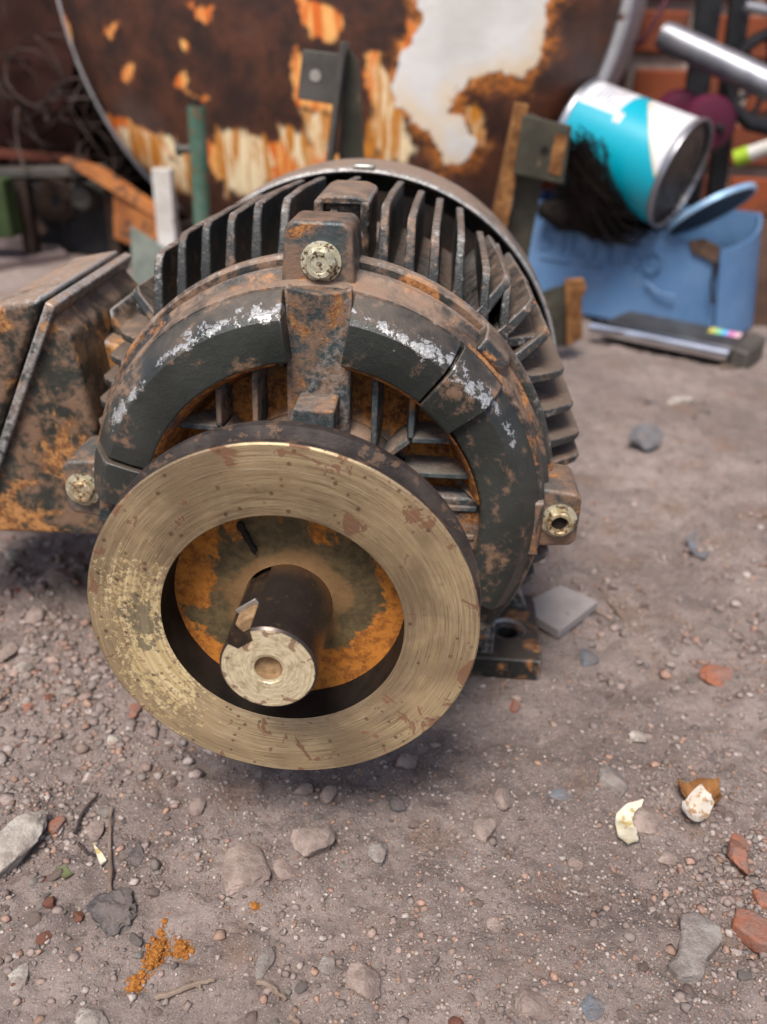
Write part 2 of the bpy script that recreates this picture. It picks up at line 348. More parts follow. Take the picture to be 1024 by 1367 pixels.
# loose grit: nobody could count it
def ico(sub):
    bm = bmesh.new(); bmesh.ops.create_icosphere(bm, subdivisions=sub, radius=1); v = np.array([q.co[:] for q in bm.verts]); f = np.array([[q.index for q in p.verts] for p in bm.faces]); bm.free(); return v, f
iv, if_ = ico(1)
rs = np.random.RandomState(3)
def grit(name, n, smin, smax, palette, seed, ylo=-.36, yhi=.9, clump=.0, patch=None):
    rs = np.random.RandomState(seed); N = n*3
    d = rs.rand(N)**1.5; y = ylo+(yhi-ylo)*d; x = .06+(rs.rand(N)*2-1)*(.42+.62*(y-ylo))
    dens = .5+1.8*vnoise(x, y, 9, 11)+1.2*vnoise(x, y, 28, 12)+clump*np.exp(-((x+.22)**2+(y+.1)**2)/.012)
    if patch: x = rs.normal(patch[0], patch[2], N); y = rs.normal(patch[1], patch[3], N); dens = .5+1.5*vnoise(x, y, 30, 14)
    keep = rs.rand(N) < np.clip(dens, .04, 1); x = x[keep][:n]; y = y[keep][:n]; n = len(x)
    sz = smin+(smax-smin)*rs.rand(n)**3.2; z = ground_h(x, y)+sz*.25
    V = (iv[None]*(.45+.85*rs.rand(n, 12, 1))+.22*(rs.rand(n, 12, 3)-.5))*sz[:, None, None]*np.stack([.8+.5*rs.rand(n), .8+.5*rs.rand(n), .45+.35*rs.rand(n)], -1)[:, None, :]
    a = rs.rand(n)*6.28; ca, sa = np.cos(a)[:, None], np.sin(a)[:, None]
    V = np.stack([V[..., 0]*ca-V[..., 1]*sa, V[..., 0]*sa+V[..., 1]*ca, V[..., 2]], -1)+np.stack([x, y, z], -1)[:, None, :]
    F = (if_[None]+12*np.arange(n)[:, None, None]).reshape(-1, 3)
    me = bpy.data.meshes.new(name); me.vertices.add(n*12); me.vertices.foreach_set('co', V.ravel()); me.loops.add(F.size); me.loops.foreach_set('vertex_index', F.ravel())
    me.polygons.add(len(F)); me.polygons.foreach_set('loop_start', np.arange(0, F.size, 3)); me.polygons.foreach_set('loop_total', np.full(len(F), 3)); me.update()
    pal = np.array(palette); ci = rs.randint(0, len(pal), n); c = pal[ci]*(.7+.6*rs.rand(n, 1)); c = np.repeat(c, 12, 0)
    at = me.color_attributes.new('grain', 'FLOAT_COLOR', 'POINT'); at.data.foreach_set('color', np.concatenate([c, np.ones((len(c), 1))], 1).ravel())
    o = bpy.data.objects.new(name, me); col.objects.link(o); me.materials.append(M['grit']); return tag(o, 'fine loose grit scattered over the trodden dirt', 'grit', kind='stuff')
s = NT('grit_grain'); M['grit'] = s.fin(s.mix(s.ma('MULTIPLY', s.ss(s.noise(500, 4, .65), .40, .62), .6), s.attr('grain', 'Color'), (.19, .15, .135)), .95, 0, spec=.15)
GP = [(.30, .235, .20), (.20, .16, .145), (.42, .36, .32), (.24, .145, .105), (.15, .125, .12), (.34, .20, .14), (.36, .31, .28), (.19, .15, .13), (.22, .16, .14)]
grit('grit', 80000, .00035, .0017, GP+[(.40, .34, .30), (.30, .22, .19)], 5, clump=1.6)
grit('grit', 2600, .0012, .0032, GP, 8, clump=1.8)['label'] = 'coarser loose grit and chips strewn over the dirt'

PK = [(.30, .215, .18), (.24, .185, .165), (.33, .20, .15), (.29, .245, .22), (.20, .165, .15), (.37, .31, .28), (.26, .20, .18)]
for n_, a_, b_, pt_, sd_, lb_ in ((2600, .0013, .0055, (-.27, .03, .11, .09), 21, 'dense pinkish gravel on the dirt left of the pulley'), (1600, .0008, .0032, (-.19, -.12, .05, .06), 22, 'loose fine gravel round the twigs at lower left'), (1300, .0008, .0034, (.27, -.12, .035, .05), 23, 'loose gravel round the shell and brick pieces at right'), (1100, .0008, .0030, (.02, -.20, .22, .05), 24, 'sparse gravel across the near dirt'), (1200, .0015, .0050, (.36, .16, .14, .12), 25, 'scattered chips on the dirt right of the motor')):
    grit('gravel', n_, a_, b_, PK, sd_, patch=pt_)['label'] = lb_
# ------------------------------------------------------------------ the motor
ROOT = Vector((0, .10, 0))
motor = empty('electric_motor', ROOT)
tag(motor, 'large dusty dark green finned electric motor with a rusty belt pulley on its shaft', 'electric motor')
AC = Vector((0, 0, AX))           # a point of the shaft line
def pz(v): return [(a, b+AX) for a, b in v]     # polygon in x, z measured from the shaft line
def mpart(mb, name, m, **k):
    for v in mb.v: v.z += AX
    return mb.build(name, M[m] if isinstance(m, str) else m, k.pop('parent', motor), origin=k.pop('origin', AC), **k)

mpart(MB().lathe([(.02, .025), (.143, .024), (.1445, .028), (.1445, .225), (.02, .227)], 128), 'barrel', 'column')
mpart(MB().lathe([(.02, .02), (.150, .023), (.1525, .021), (.1535, .008), (.1515, .006), (.1500, .004), (.1492, -.008), (.1475, -.0115), (.1400, -.0130), (.1085, -.0130), (.1055, -.010), (.1040, .001), (.1015, .0035), (.072, .0045), (.067, .002), (.0615, -.013), (.0585, -.0165), (.036, -.0195), (.034, -.022), (.033, -.055), (.031, -.057), (.02, -.057)], 160), 'end_shield', 'flange')
for qd in range(4): mpart(MB().lathe([(.1078, -.0316), (.1060, -.0300), (.1030, -.0180), (.1000, -.0050), (.0960, .0022), (.0930, .0028)], 40, a0=R(90*qd+11.5), a1=R(90*qd+79.5)), 'dish_fillet', 'dish')
mpart(MB().lathe([(.1042, .0006), (.1036, -.0005), (.101, .0025), (.072, .0035), (.068, .001), (.066, -.003)], 128), 'shield_dish', 'dish')
# bolted ring between shield and barrel
mpart(MB().lathe([(.1445, .0235), (.1560, .0240), (.1580, .0265), (.1580, .0345), (.1555, .0375), (.1445, .038)], 160), 'joint_ring', 'flange')

def arc_block(a0, a1, sec, n=None):
    n = n or max(6, int(abs(a1-a0)/2)); m = len(sec); vs = []
    for k in range(n+1):
        a = R(a0+(a1-a0)*k/n)
        for r, h in sec: vs.append((r*math.cos(a), h, r*math.sin(a)))
    fs = [(k*m+i, k*m+(i+1) % m, (k+1)*m+(i+1) % m, (k+1)*m+i) for k in range(n) for i in range(m)]
    return MB().add(vs, fs+[list(range(m)), [n*m+i for i in range(m)][::-1]], True)
PADS = [(.1065, -.008), (.1065, -.0300), (.1080, -.0318), (.1200, -.0328), (.1330, -.0322), (.1365, -.0300), (.1440, -.0190), (.1465, -.0150), (.1468, -.008)]
PADB = [(r+.0006*(1 if r > .12 else -1), h-.0022) for r, h in PADS]
PADL = [(r-.0012 if r > .12 else r+.0008, h+.0026) for r, h in PADS]
for a0, a1, sec in [(97.5, 163.5, PADS), (164.6, 177.5, PADB), (80.8, 53.6, PADS), (52.9, 39.6, PADB), (39.2, -26, PADL), (-34, -80, PADS), (-98, -150, PADS), (-152, -172, PADS)]:
    mpart(arc_block(a0, a1, sec), 'shield_pad', 'pad', bevel=.0009, seg=3, bsharp=16)

# column of casting under the top lug, and the other three
def col_block(rot, x0=-.0175, x1=.0215):
    mb = MB()
    poly = [(-.0175, .055), (.0215, .055), (.0215, .148), (.016, .1465), (.002, .1445), (-.012, .1465), (-.0175, .148)]
    c, s_ = math.cos(R(rot)), math.sin(R(rot)); poly = [(x*c-z*s_, x*s_+z*c) for x, z in poly]
    mb.prism(poly, -.0165, .001); return mb
for rot in (0, 90, 180, 270): mpart(col_block(rot), 'shield_spoke', 'column', bevel=.0015)
mpart(MB().box(-.0095, .0150, -.044, -.012, .0680, .0830), 'stop_block', 'rib', bevel=.0016)

# stiffening ribs of the shield dish
def rib(p, q, w=.0034, f=-.0200):
    p = Vector((p[0], 0, p[1])); q = Vector((q[0], 0, q[1])); d = (q-p).normalized(); n = Vector((-d.z, 0, d.x))*w/2
    wide = n*2.3; b = .0045
    mb = MB(); Y = Vector((0, 1, 0))
    return mb.hexa([p-wide+Y*b, q-wide+Y*b, q+wide+Y*b, p+wide+Y*b], [p-n+Y*f, q-n+Y*(f*.9), q+n+Y*(f*.9), p+n+Y*f])
RC = .1052
def rc(v): return math.sqrt(RC*RC-v*v)
for sx in (1, -1):
    for sz in (1, -1):
        L = [((.037, .048), (.037, rc(.037))), ((.0600, .0585), (.0600, rc(.0600))), ((.0610, .0570), (rc(.0570), .0570)), ((.0585, .0560), (.0445, .0430)), ((.056, .0335), (rc(.0335), .0335)), ((.061, .0105), (rc(.0105), .0105))]
        for p, q in L:
            mpart(rib((sx*p[0], sz*p[1]), (sx*q[0], sz*q[1])), 'rib', 'rib', bevel=.0007, seg=2)

# lugs with bolts
def rotp(x, z, rot):
    c, s_ = math.cos(R(rot)), math.sin(R(rot)); return (x*c-z*s_, x*s_+z*c)
def lug(rot, mat_, taper=.003, h=.1825, w=.0195):
    poly = [(-w-taper, .138), (w+taper, .138), (w, h-.004), (w-.004, h), (-w+.004, h), (-w, h-.004)]
    mb = MB(); n = len(poly)
    f = [rotp(x, z, rot) for x, z in poly]; k = [rotp(x*1.05, z-.0015, rot) for x, z in poly]
    mb.add([(a, -.004, b) for a, b in f]+[(a, .040, b) for a, b in k], [list(range(n)), list(range(n, 2*n))[::-1]]+[(i, (i+1) % n, n+(i+1) % n, n+i) for i in range(n)])
    return mpart(mb, 'lug', mat_, bevel=.0022, seg=3)
M['bolt_rusty'] = simple('stained_bolt', (.34, .26, .15), (.52, .44, .30), .5, .5, 160, .5, 500, .0008, c3=(.16, .075, .03), t3=.54)
def hexhead(rot, parent, r=.0095, hh=.0075, rr=.160, socket=False, tw=8):
    x, z = rotp(.002 if rot == 0 else 0, rr, rot); mb = MB(); vs = []
    mb.lathe([(0, -.0042), (.0118, -.0042), (.0120, -.0056), (.0102, -.0060), (0, -.006)], 32, centre=(x, 0, z))
    o = mpart(mb, 'washer', 'bolt', parent=parent)
    mb = MB(); n = 36; prof = [(1, -.006), (1, -.0060-hh*.82), (.0, -.006-hh)]
    rings = []
    for fac, h in ((1, -.0060), (1, -.0060-hh*.78), (.86, -.006-hh), (.62, -.006-hh), (.58, -.006-hh*.93), (.2, -.006-hh*.93), (.14, -.006-hh*.80), (.001, -.006-hh*.80)) if not socket else ((1, -.006), (1, -.006-hh*.8), (.92, -.006-hh), (.72, -.006-hh), (.66, -.006-hh*.9), (.60, -.006-hh*.25), (.3, -.006-hh*.2), (.001, -.006-hh*.2)):
        ring = []
        for k in range(n):
            a = 2*math.pi*k/n; am = ((a-R(tw)) % (math.pi/3))-math.pi/6
            rad = r*.90/math.cos(am) if fac == 1 else r*.90*fac*1.03
            if h < -.0060-hh*.7 and fac == 1: rad = min(rad, r*.98)
            ring.append((x+rad*math.cos(a), h, z+rad*math.sin(a)))
        rings += ring
    m = len(rings)//n; fs = [(i*n+k, i*n+(k+1) % n, (i+1)*n+(k+1) % n, (i+1)*n+k) for i in range(m-1) for k in range(n)]
    mb.add(rings, fs, False)
    o = mpart(mb, 'bolt_head', 'bolt' if rot == 0 else 'bolt_rusty', parent=parent)
    if socket:
        mpart(MB().lathe([(.0, -.0078), (.0053, -.0078), (.0053, -.0070), (0, -.007)], 20, centre=(x, 0, z)), 'bolt_socket', 'hole', parent=parent)
L0 = lug(0, 'lug'); hexhead(0, L0)
L1 = lug(90, 'lug', h=.1735); hexhead(90, L1, r=.0085, hh=.005, rr=.160)
L2 = lug(-90, 'lug', h=.1735); hexhead(-90, L2, r=.0092, hh=.006, rr=.160, socket=True)
L3 = lug(180, 'lug', h=.1735); hexhead(180, L3)

# cooling fins: upright above and below, level at the sides, one on each corner
ENV = .1875
def fin(dirv, off, env=ENV, y0=.0365, y1=.222, w=.0052, lean=.012, cap=None, wb=.0080):
    """dirv: outward direction (unit, x-z); off: signed offset across it"""
    dx, dz = dirv; nx_, nz_ = -dz, dx
    base = math.sqrt(max(.1430**2-off*off, 1e-6))-.002; top = math.sqrt(max(env*env-off*off, 1e-6))
    if cap: top = min(top, cap)
    prof = [(y0, base), (y0, base+.010), (y0+lean*.25, base+(top-base)*.5), (y0+lean*.7, top-.009), (y0+lean*.95, top-.0035), (y0+lean+.006, top), (y0+lean+.07, top-.0015), (y1, top-.0085), (y1, base)]
    vs = []
    for sgn in (-1, 1):
        for y, h in prof:
            t = (h-base)/(top-base); hw = (wb*(1-t)+w*t)/2*sgn
            vs.append((dx*h+nx_*(off+hw), y, dz*h+nz_*(off+hw)))
    n = len(prof)
    return MB().add(vs, [list(range(n)), list(range(n, 2*n))[::-1]]+[(i, (i+1) % n, n+(i+1) % n, n+i) for i in range(n)])
for x in (-.1120, -.0955, -.0790, -.0620, -.0452, -.0285, .0005, .0340, .0510, .0675, .0835, .1000, .1150):
    mpart(fin((0, 1), -x+rnd.uniform(-.0008, .0008), y0=.036 if abs(x) > .02 else .055, env=(ENV if x < .09 else .182)+rnd.uniform(-.0022, .0008), lean=rnd.uniform(.009, .016)), 'fin', 'fin', bevel=.0011)
for x in (-.11, -.088, -.066, -.044, .044, .066, .088, .11):
    mpart(fin((0, -1), x, cap=.155), 'fin', 'fin', bevel=.0011)
for z in (.104, .0800, .0560, .0345, .0180, -.0230, -.0435, -.0640, -.0845):
    mpart(fin((1, 0), z, env=.1795+rnd.uniform(-.002, .001), lean=.02), 'fin', 'fin', bevel=.0011)
for z in (.1080, .0890, .0720, .0550, .038, .021, -.0230, -.0435, -.0640, -.0845):
    mpart(fin((-1, 0), -z, env=.1725, lean=.02), 'fin', 'fin', bevel=.0011)
for a, e in ((37, .182), (51, .184), (44, .186), (137, .180), (-52, .176), (-128, .176)):
    mpart(fin((math.cos(R(a)), math.sin(R(a))), 0, w=.006, wb=.009, env=e), 'fin', 'fin', bevel=.0013)
# casting pad for the lifting eye, bridging two fins
mb = MB()
mb.box(-.0120, -.0060, .060, .130, .140, .184); mb.box(.0180, .024, .060, .130, .140, .184); mb.prism([(-.0122, .181), (-.0105, .1850), (-.0050, .1872), (.0160, .1872), (.0225, .1850), (.0242, .181)], .0625, .132); mb.box(-.0061, .0181, .068, .128, .140, .1815)
mpart(mb, 'lifting_eye_pad', 'flange', bevel=.003, seg=3)
# clamp blocks on the joint ring
for a in (46,):
    mpart(arc_block(a-4, a+4, [(.147, .012), (.147, -.007), (.1505, -.010), (.1575, -.006), (.1600, .006), (.1600, .022), (.147, .023)]), 'clamp_block', 'iron', bevel=.0012)

# fan cover: thin sheet drum behind the fins
mb = MB().lathe([(.1785, .240), (.1800, .2386), (.1822, .240), (.1822, .300), (.1800, .330), (.1720, .344), (.150, .350), (.03, .352), (.03, .350), (.149, .348), (.170, .342), (.178, .329), (.1795, .300), (.1795, .242), (.1785, .240)], 160)
fc_ = mpart(mb, 'fan_cover', 'cover')
mpart(MB().box(-.0050, .012, .2385, .252, .1812, .1850), 'cover_clip', 'steel_edge', parent=fc_, bevel=.001)
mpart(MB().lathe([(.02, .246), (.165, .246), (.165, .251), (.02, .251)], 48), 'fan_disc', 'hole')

# feet
def foot(sx):
    mb = MB(); n = 48; cx, cy, rh = .1465, .086, .0082; vs = []
    def outer(a):
        dx, dy = math.cos(a), math.sin(a); x0, x1, y0, y1 = .085-cx, .1725-cx, .044-cy, .142-cy
        t = min((x1/dx if dx > 0 else x0/dx) if abs(dx) > 1e-6 else 9, (y1/dy if dy > 0 else y0/dy) if abs(dy) > 1e-6 else 9)
        return (dx*t, dy*t)
    rings = []
    for k in range(n):
        a = 2*math.pi*k/n; ox, oy = outer(a); ho = (math.cos(a)*rh, math.sin(a)*rh); hb = (math.cos(a)*rh*1.75, math.sin(a)*rh*1.75)
        rings.append([(ox, oy, .0), (ox*.985, oy*.985, .0185), (hb[0], hb[1], .0190), (hb[0]*.93, hb[1]*.93, .0165), (ho[0], ho[1], .0160), (ho[0], ho[1], .0)])
    m = 6; vs = [(sx*(cx+p[0]), cy+p[1], p[2]-AX) for r_ in rings for p in r_]
    fs = [(k*m+i, ((k+1) % n)*m+i, ((k+1) % n)*m+(i+1) % m, k*m+(i+1) % m) for k in range(n) for i in range(m)]
    o = mpart(mb.add(vs, fs), 'foot', 'foot', bevel=.002)
    # leg casting from the barrel down to the plate
    z0 = .0180-AX
    web = MB().hexa([(sx*.086, .048, z0), (sx*.1330, .050, z0), (sx*.1330, .060, z0), (sx*.086, .060, z0)], [(sx*.070, .040, -.095), (sx*.1300, .040, -.060), (sx*.1300, .056, -.060), (sx*.070, .056, -.095)])
    web.hexa([(sx*.086, .0595, z0), (sx*.0960, .0595, z0), (sx*.0960, .160, z0), (sx*.086, .160, z0)], [(sx*.088, .057, -.105), (sx*.115, .057, -.075), (sx*.115, .160, -.075), (sx*.088, .160, -.105)])
    web.hexa([(sx*.1325, .118, z0), (sx*.165, .118, z0), (sx*.165, .126, z0), (sx*.1325, .126, z0)], [(sx*.096, .118, -.095), (sx*.1250, .118, -.062), (sx*.1250, .126, -.062), (sx*.096, .126, -.095)])
    mpart(web, 'foot_web', 'foot', parent=o, bevel=.002)
    mpart(MB().lathe([(.0, -AX+.002), (rh, -AX+.002), (rh, -AX+.001), (0, -AX+.001)], 20, axis='z', centre=(sx*cx, cy, 0)), 'bolt_hole', 'hole', parent=o)
foot(1); foot(-1)

# terminal box on the left flank, its joint facing left and slightly up
def tb(poly, y0, y1, name, m, parent=motor, **k): return mpart(MB().prism(poly, y0, y1), name, m, parent=parent, **k)
tbx = tb([(-.1950, .1040), (-.2790, -.0760), (-.1640, -.0720), (-.1700, .0040), (-.1800, .0860)], .055, .205, 'terminal_box', 'box', bevel=.004, seg=3)
tb([(-.1925, .1120), (-.2845, -.0800), (-.2790, -.0830), (-.1860, .1090)], .049, .211, 'box_flange', 'box', parent=tbx, bevel=.0015)
tb([(-.1955, .1140), (-.2330, .1060), (-.3450, .0050), (-.3500, -.0700), (-.2880, -.0830)], .049, .211, 'box_cover', 'box', parent=tbx, bevel=.005, seg=3)
tb([(-.1810, .0700), (-.1650, .0640), (-.1250, .0640), (-.1250, -.0500), (-.1650, -.0500)], .105, .190, 'box_neck', 'boxrust', parent=tbx, bevel=.004)
tb([(-.1790, .0880), (-.1700, .0720), (-.1640, .0700), (-.1640, .0480), (-.1790, .0500)], .125, .200, 'box_shelf', 'box', parent=tbx, bevel=.003)

# pulley (front face at y = -.1417) and its shaft
PF = -.1417; PR = .105; RR = .0652; FD = .0235
POR = Vector((0, PF, AX))
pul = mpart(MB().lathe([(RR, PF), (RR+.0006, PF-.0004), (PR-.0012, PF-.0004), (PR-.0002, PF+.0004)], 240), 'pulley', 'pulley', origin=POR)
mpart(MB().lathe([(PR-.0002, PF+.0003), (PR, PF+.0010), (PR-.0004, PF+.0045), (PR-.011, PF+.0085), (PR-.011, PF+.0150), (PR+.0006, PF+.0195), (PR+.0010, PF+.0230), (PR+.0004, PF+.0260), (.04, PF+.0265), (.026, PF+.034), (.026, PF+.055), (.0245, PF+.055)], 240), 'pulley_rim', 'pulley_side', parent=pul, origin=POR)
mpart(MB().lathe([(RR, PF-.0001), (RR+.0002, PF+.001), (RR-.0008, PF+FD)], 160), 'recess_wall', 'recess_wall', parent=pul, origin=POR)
def webgeo():
    mb = MB(); rings = [.0246, .027, .032, .040, .048, .056, .062, RR+.0002]; n = 160; vs = []
    for r_ in rings:
        for k in range(n):
            a = 2*math.pi*k/n; d = FD-.0035*math.exp(-((r_-.024)/.004)**2)+.0012*mnoise.noise(Vector((r_*math.cos(a)*60, r_*math.sin(a)*60, 3)))
            vs.append((r_*math.cos(a), PF+d, r_*math.sin(a)))
    return mb.add(vs, [(i*n+k, i*n+(k+1) % n, (i+1)*n+(k+1) % n, (i+1)*n+k) for i in range(len(rings)-1) for k in range(n)], True)
mpart(webgeo(), 'pulley_web', 'web', parent=pul, origin=POR)
# casting crack in the web: a narrow recessed split
a_ = P(319, 698, PF+FD-.002); b_ = P(342, 738, PF+FD-.002)
mb = MB(); pts = []
for k in range(9):
    t = k/8; p = a_.lerp(b_, t); w = .0019*(1-.35*t)*(1 if k % 2 else .75)+.0003*math.sin(k*2.1); pts.append((p, w))
d_ = (b_-a_).normalized(); nn = Vector((-d_.z, 0, d_.x))
vs = [p-nn*w-AC*1 for p, w in pts]+[p+nn*w-AC*1 for p, w in pts]; vs = [Vector((v.x, PF+FD-.0036, v.z)) for v in vs]
mb.add(vs, [(i, i+1, 9+i+1, 9+i) for i in range(8)]); n0 = len(vs)
mb.add([v+Vector((0, .003, 0)) for v in vs], [(i, i+1, 9+i+1, 9+i) for i in range(8)])
mpart(mb, 'crack', 'hole', parent=pul, origin=POR)

SR = .0245; SE = -.18025
SOR = Vector((0, SE, AX))
KA = R(127); KW = .0066; KD = .0175     # keyway
def shaft_prof(R_, n=144):
    out = []
    for k in range(n):
        a = 2*math.pi*k/n; da = (a-KA+math.pi) % (2*math.pi)-math.pi; c, s_ = math.cos(a), math.sin(a)
        lat = R_*math.sin(da); alo = R_*math.cos(da)
        if abs(lat) < KW and alo > 0: # inside keyway: floor
            rr = KD/math.cos(da) if KD/math.cos(da) < R_ else R_
            out.append((rr*c, rr*s_))
        else: out.append((R_*c, R_*s_))
    return out
n = 144; pr0 = shaft_prof(SR-.0012); pr1 = shaft_prof(SR); vs = []
for y, pr in ((SE+.0001, pr0), (SE+.0013, pr1), (-.01, pr1)): vs += [(x, y, z) for x, z in pr]
shaft = mpart(MB().add(vs, [(i*n+k, i*n+(k+1) % n, (i+1)*n+(k+1) % n, (i+1)*n+k) for i in range(2) for k in range(n)], True), 'shaft', 'shaft', origin=SOR)
hr = [(.0056*math.cos(2*math.pi*k/n), .0056*math.sin(2*math.pi*k/n)) for k in range(n)]
vs = [(x, SE, z) for x, z in pr0]
for rr, dy in ((.36, 0), (.35, .0004), (.29, .0008)): vs += [(x*rr/.0245*.0245 if False else math.cos(2*math.pi*k/n)*SR*rr, SE+dy, math.sin(2*math.pi*k/n)*SR*rr) for k, (x, z) in enumerate(pr0)]
mpart(MB().add(vs, [(i*n+k, i*n+(k+1) % n, (i+1)*n+(k+1) % n, (i+1)*n+k) for i in range(3) for k in range(n)]), 'shaft_end_face', 'shaft_end', parent=shaft, origin=SOR)
mpart(MB().lathe([(SR*.29, SE+.0007), (.0058, SE+.0035), (.0001, SE+.0045)], 40), 'centre_hole', 'hole_dust', parent=shaft, origin=SOR)
# key with a raised bright end standing in the keyway
def keybox(l0, l1, h0, h1, y0, y1):
    c, s_ = math.cos(KA), math.sin(KA)
    def q(l, h): return (h*c-l*s_, h*s_+l*c)
    return MB().prism([q(l0, h0), q(l1, h0), q(l1, h1), q(l0, h1)], y0, y1)
mpart(keybox(-KW+.0003, KW-.0003, KD-.001, .0215, SE+.0245, PF+FD+.002), 'key', 'shaft', parent=shaft, origin=SOR, bevel=.0008)
mpart(keybox(-KW+.0003, KW-.0003, KD-.001, .0240, SE+.0135, SE+.0240), 'key_stub', 'hole_dust', parent=shaft, origin=SOR, bevel=.0015)
mpart(keybox(-KW+.0001, KW-.0001, .0215, .0262, SE+.0236, SE+.0250), 'key_edge', 'steel_edge', parent=shaft, origin=SOR, bevel=.0004)

# ------------------------------------------------------------------ rusty tank behind
TY = 1.30
tc = P(427, -60, TY); TR = .536; TYAW = R(13)
def tank():
    root = empty('rusty_tank', (tc.x, tc.y, 0)); tag(root, 'big round steel tank lying on its side, brown rust with flaking white paint', 'tank')
    ax = Vector((math.sin(TYAW), math.cos(TYAW), 0)); sd = Vector((math.cos(TYAW), -math.sin(TYAW), 0)); zz = Vector((0, 0, 1))
    # masks measured on the head: white paint left, cream runs, orange blooms
    def loc(px, py):
        d = ray(px, py); off = 0.0
        for _ in range(4):
            t = ((tc-ax*off)-cam_pos).dot(ax)/d.dot(ax); q = cam_pos+d*t-tc; u_, v_ = q.dot(sd)/TR, q.z/TR
            off = .24*TR*math.sqrt(max(0, 1-(min(1, math.hypot(u_, v_))*.985)**2.6))
        return (u_, v_)
    def poly_sd(poly, u, v):
        d = np.full(u.shape, 9.); ins = np.zeros(u.shape, bool); n = len(poly)
        for i in range(n):
            x0, y0 = poly[i]; x1, y1 = poly[(i+1) % n]; ex, ey = x1-x0, y1-y0; t = np.clip(((u-x0)*ex+(v-y0)*ey)/(ex*ex+ey*ey), 0, 1)
            d = np.minimum(d, np.hypot(u-x0-t*ex, v-y0-t*ey)); c = ((y0 > v) != (y1 > v)) & (u < (x1-x0)*(v-y0)/(y1-y0+1e-12)+x0); ins ^= c
        return np.where(ins, d, -d)
    W = [[loc(*q) for q in w] for w in [[(545, -250), (560, 30), (530, 75), (515, 120), (548, 165), (575, 180), (592, 225), (622, 215), (640, 185), (608, 150), (615, 125), (665, 95), (700, 105), (722, 80), (728, 40), (745, -10), (700, -250)]]]
    CR = [[loc(*q) for q in w] for w in [
        [(88, 105), (115, 125), (125, 150), (150, 175), (165, 205), (150, 205), (110, 160)], [(150, 160), (190, 170), (225, 200), (250, 225), (270, 262), (220, 248), (165, 200)],
        [(285, 165), (330, 175), (372, 235), (350, 262), (300, 262), (290, 210)], [(370, 165), (400, 175), (430, 235), (400, 240), (380, 200)], [(400, 145), (450, 150), (440, 200), (430, 235), (410, 190)],
        [(495, 70), (512, 75), (560, 200), (540, 225), (490, 200), (500, 130)], [(620, 130), (650, 150), (650, 200), (625, 190)], [(205, 178), (225, 172), (262, 215), (280, 255), (250, 240)], [(330, 178), (352, 186), (372, 222), (360, 232)], [(500, 190), (520, 200), (535, 225), (510, 225)]]]
    OR = [[loc(*q) for q in w] for w in [[(390, -40), (415, 0), (440, 10), (455, 30), (440, 65), (420, 50), (400, 20)], [(80, 20), (95, 30), (100, 60), (88, 50)], [(255, 8), (282, 10), (275, 35), (258, 32)], [(390, 50), (450, 130), (450, 160), (395, 140), (385, 80)],
        [(240, 52), (255, 55), (252, 72), (242, 68)], [(160, 88), (175, 90), (170, 110), (162, 106)], [(136, 42), (158, 30), (150, 58)], [(232, 100), (248, 98), (245, 118), (235, 116)], [(262, 62), (274, 68), (270, 80)], [(248, 125), (275, 130), (270, 142)],
        [(540, 10), (565, 30), (545, 75), (530, 80)], [(640, 55), (655, 50), (665, 85), (625, 130), (618, 90)], [(275, 190), (340, 205), (380, 185), (470, 205), (500, 245), (290, 245)], [(485, 60), (510, 66), (525, 130), (500, 150)], [(135, 150), (170, 158), (240, 200), (255, 215), (170, 200)]]]
    nr, na = 150, 360; rr = np.linspace(0.001, 1, nr)
    u = rr[:, None]*np.cos(np.linspace(0, 2*np.pi, na, endpoint=False))[None]; v = rr[:, None]*np.sin(np.linspace(0, 2*np.pi, na, endpoint=False))[None]
    dish = .24*TR*(np.sqrt(np.clip(1-(rr*.985)**2.6, 0, 1)))[:, None]*np.ones((1, na))
    mb = MB(); vs = []
    for i in range(nr):
        for k in range(na): vs.append(tc+sd*(u[i, k]*TR)+zz*(v[i, k]*TR)-ax*float(dish[i, k]))
    mb.add(vs, [(i*na+k, i*na+(k+1) % na, (i+1)*na+(k+1) % na, (i+1)*na+k) for i in range(nr-1) for k in range(na)], True)
    s = NT('tank_head_paint'); x, y, z = s.xyz()
    n1 = s.noise(16, 9, .68); n2 = s.noise(70, 6, .7); n3 = s.noise(5, 4, .5); st = s.noise(9, 6, .6, co=s.scl((7, 1, .8)))
    rust = s.mix(s.ss(n1, .35, .68), (.022, .008, .005), (.090, .028, .012)); rust = s.mix(s.ma('MULTIPLY', s.ss(n3, .5, .7), .5), rust, (.085, .06, .055))
    o_ = s.ss(s.ma('ADD', s.attr('bloom'), s.ma('MULTIPLY', s.ma('SUBTRACT', n1, .5), .16)), -.005, .012)
    c_ = s.ss(s.ma('ADD', s.attr('cream'), s.ma('ADD', s.ma('MULTIPLY', s.ma('SUBTRACT', n1, .5), .12), s.ma('MULTIPLY', s.ma('SUBTRACT', st, .5), .10))), -.006, .02)
    w0 = s.ma('ADD', s.attr('white'), s.ma('MULTIPLY', s.ma('SUBTRACT', n1, .5), .17)); w_ = s.ss(w0, .0, .008); halo = s.ss(w0, -.055, -.005)
    colr = s.mix(s.ma('MULTIPLY', s.ma('MULTIPLY', halo, s.ss(n2, .38, .58)), .9), rust, (.50, .16, .025))
    colr = s.mix(o_, colr, s.mix(s.ss(st, .42, .58), (.62, .13, .012), (.80, .42, .13)))
    colr = s.mix(c_, colr, s.mix(s.ss(st, .44, .56), (.80, .66, .42), (.50, .19, .025)))
    wc = s.mix(s.ss(s.noise(6, 5, .5, co=s.off((2, 0, 1))), .45, .7), (.66, .65, .64), (.54, .52, .49)); yl = s.ss(w0, .10, .01)
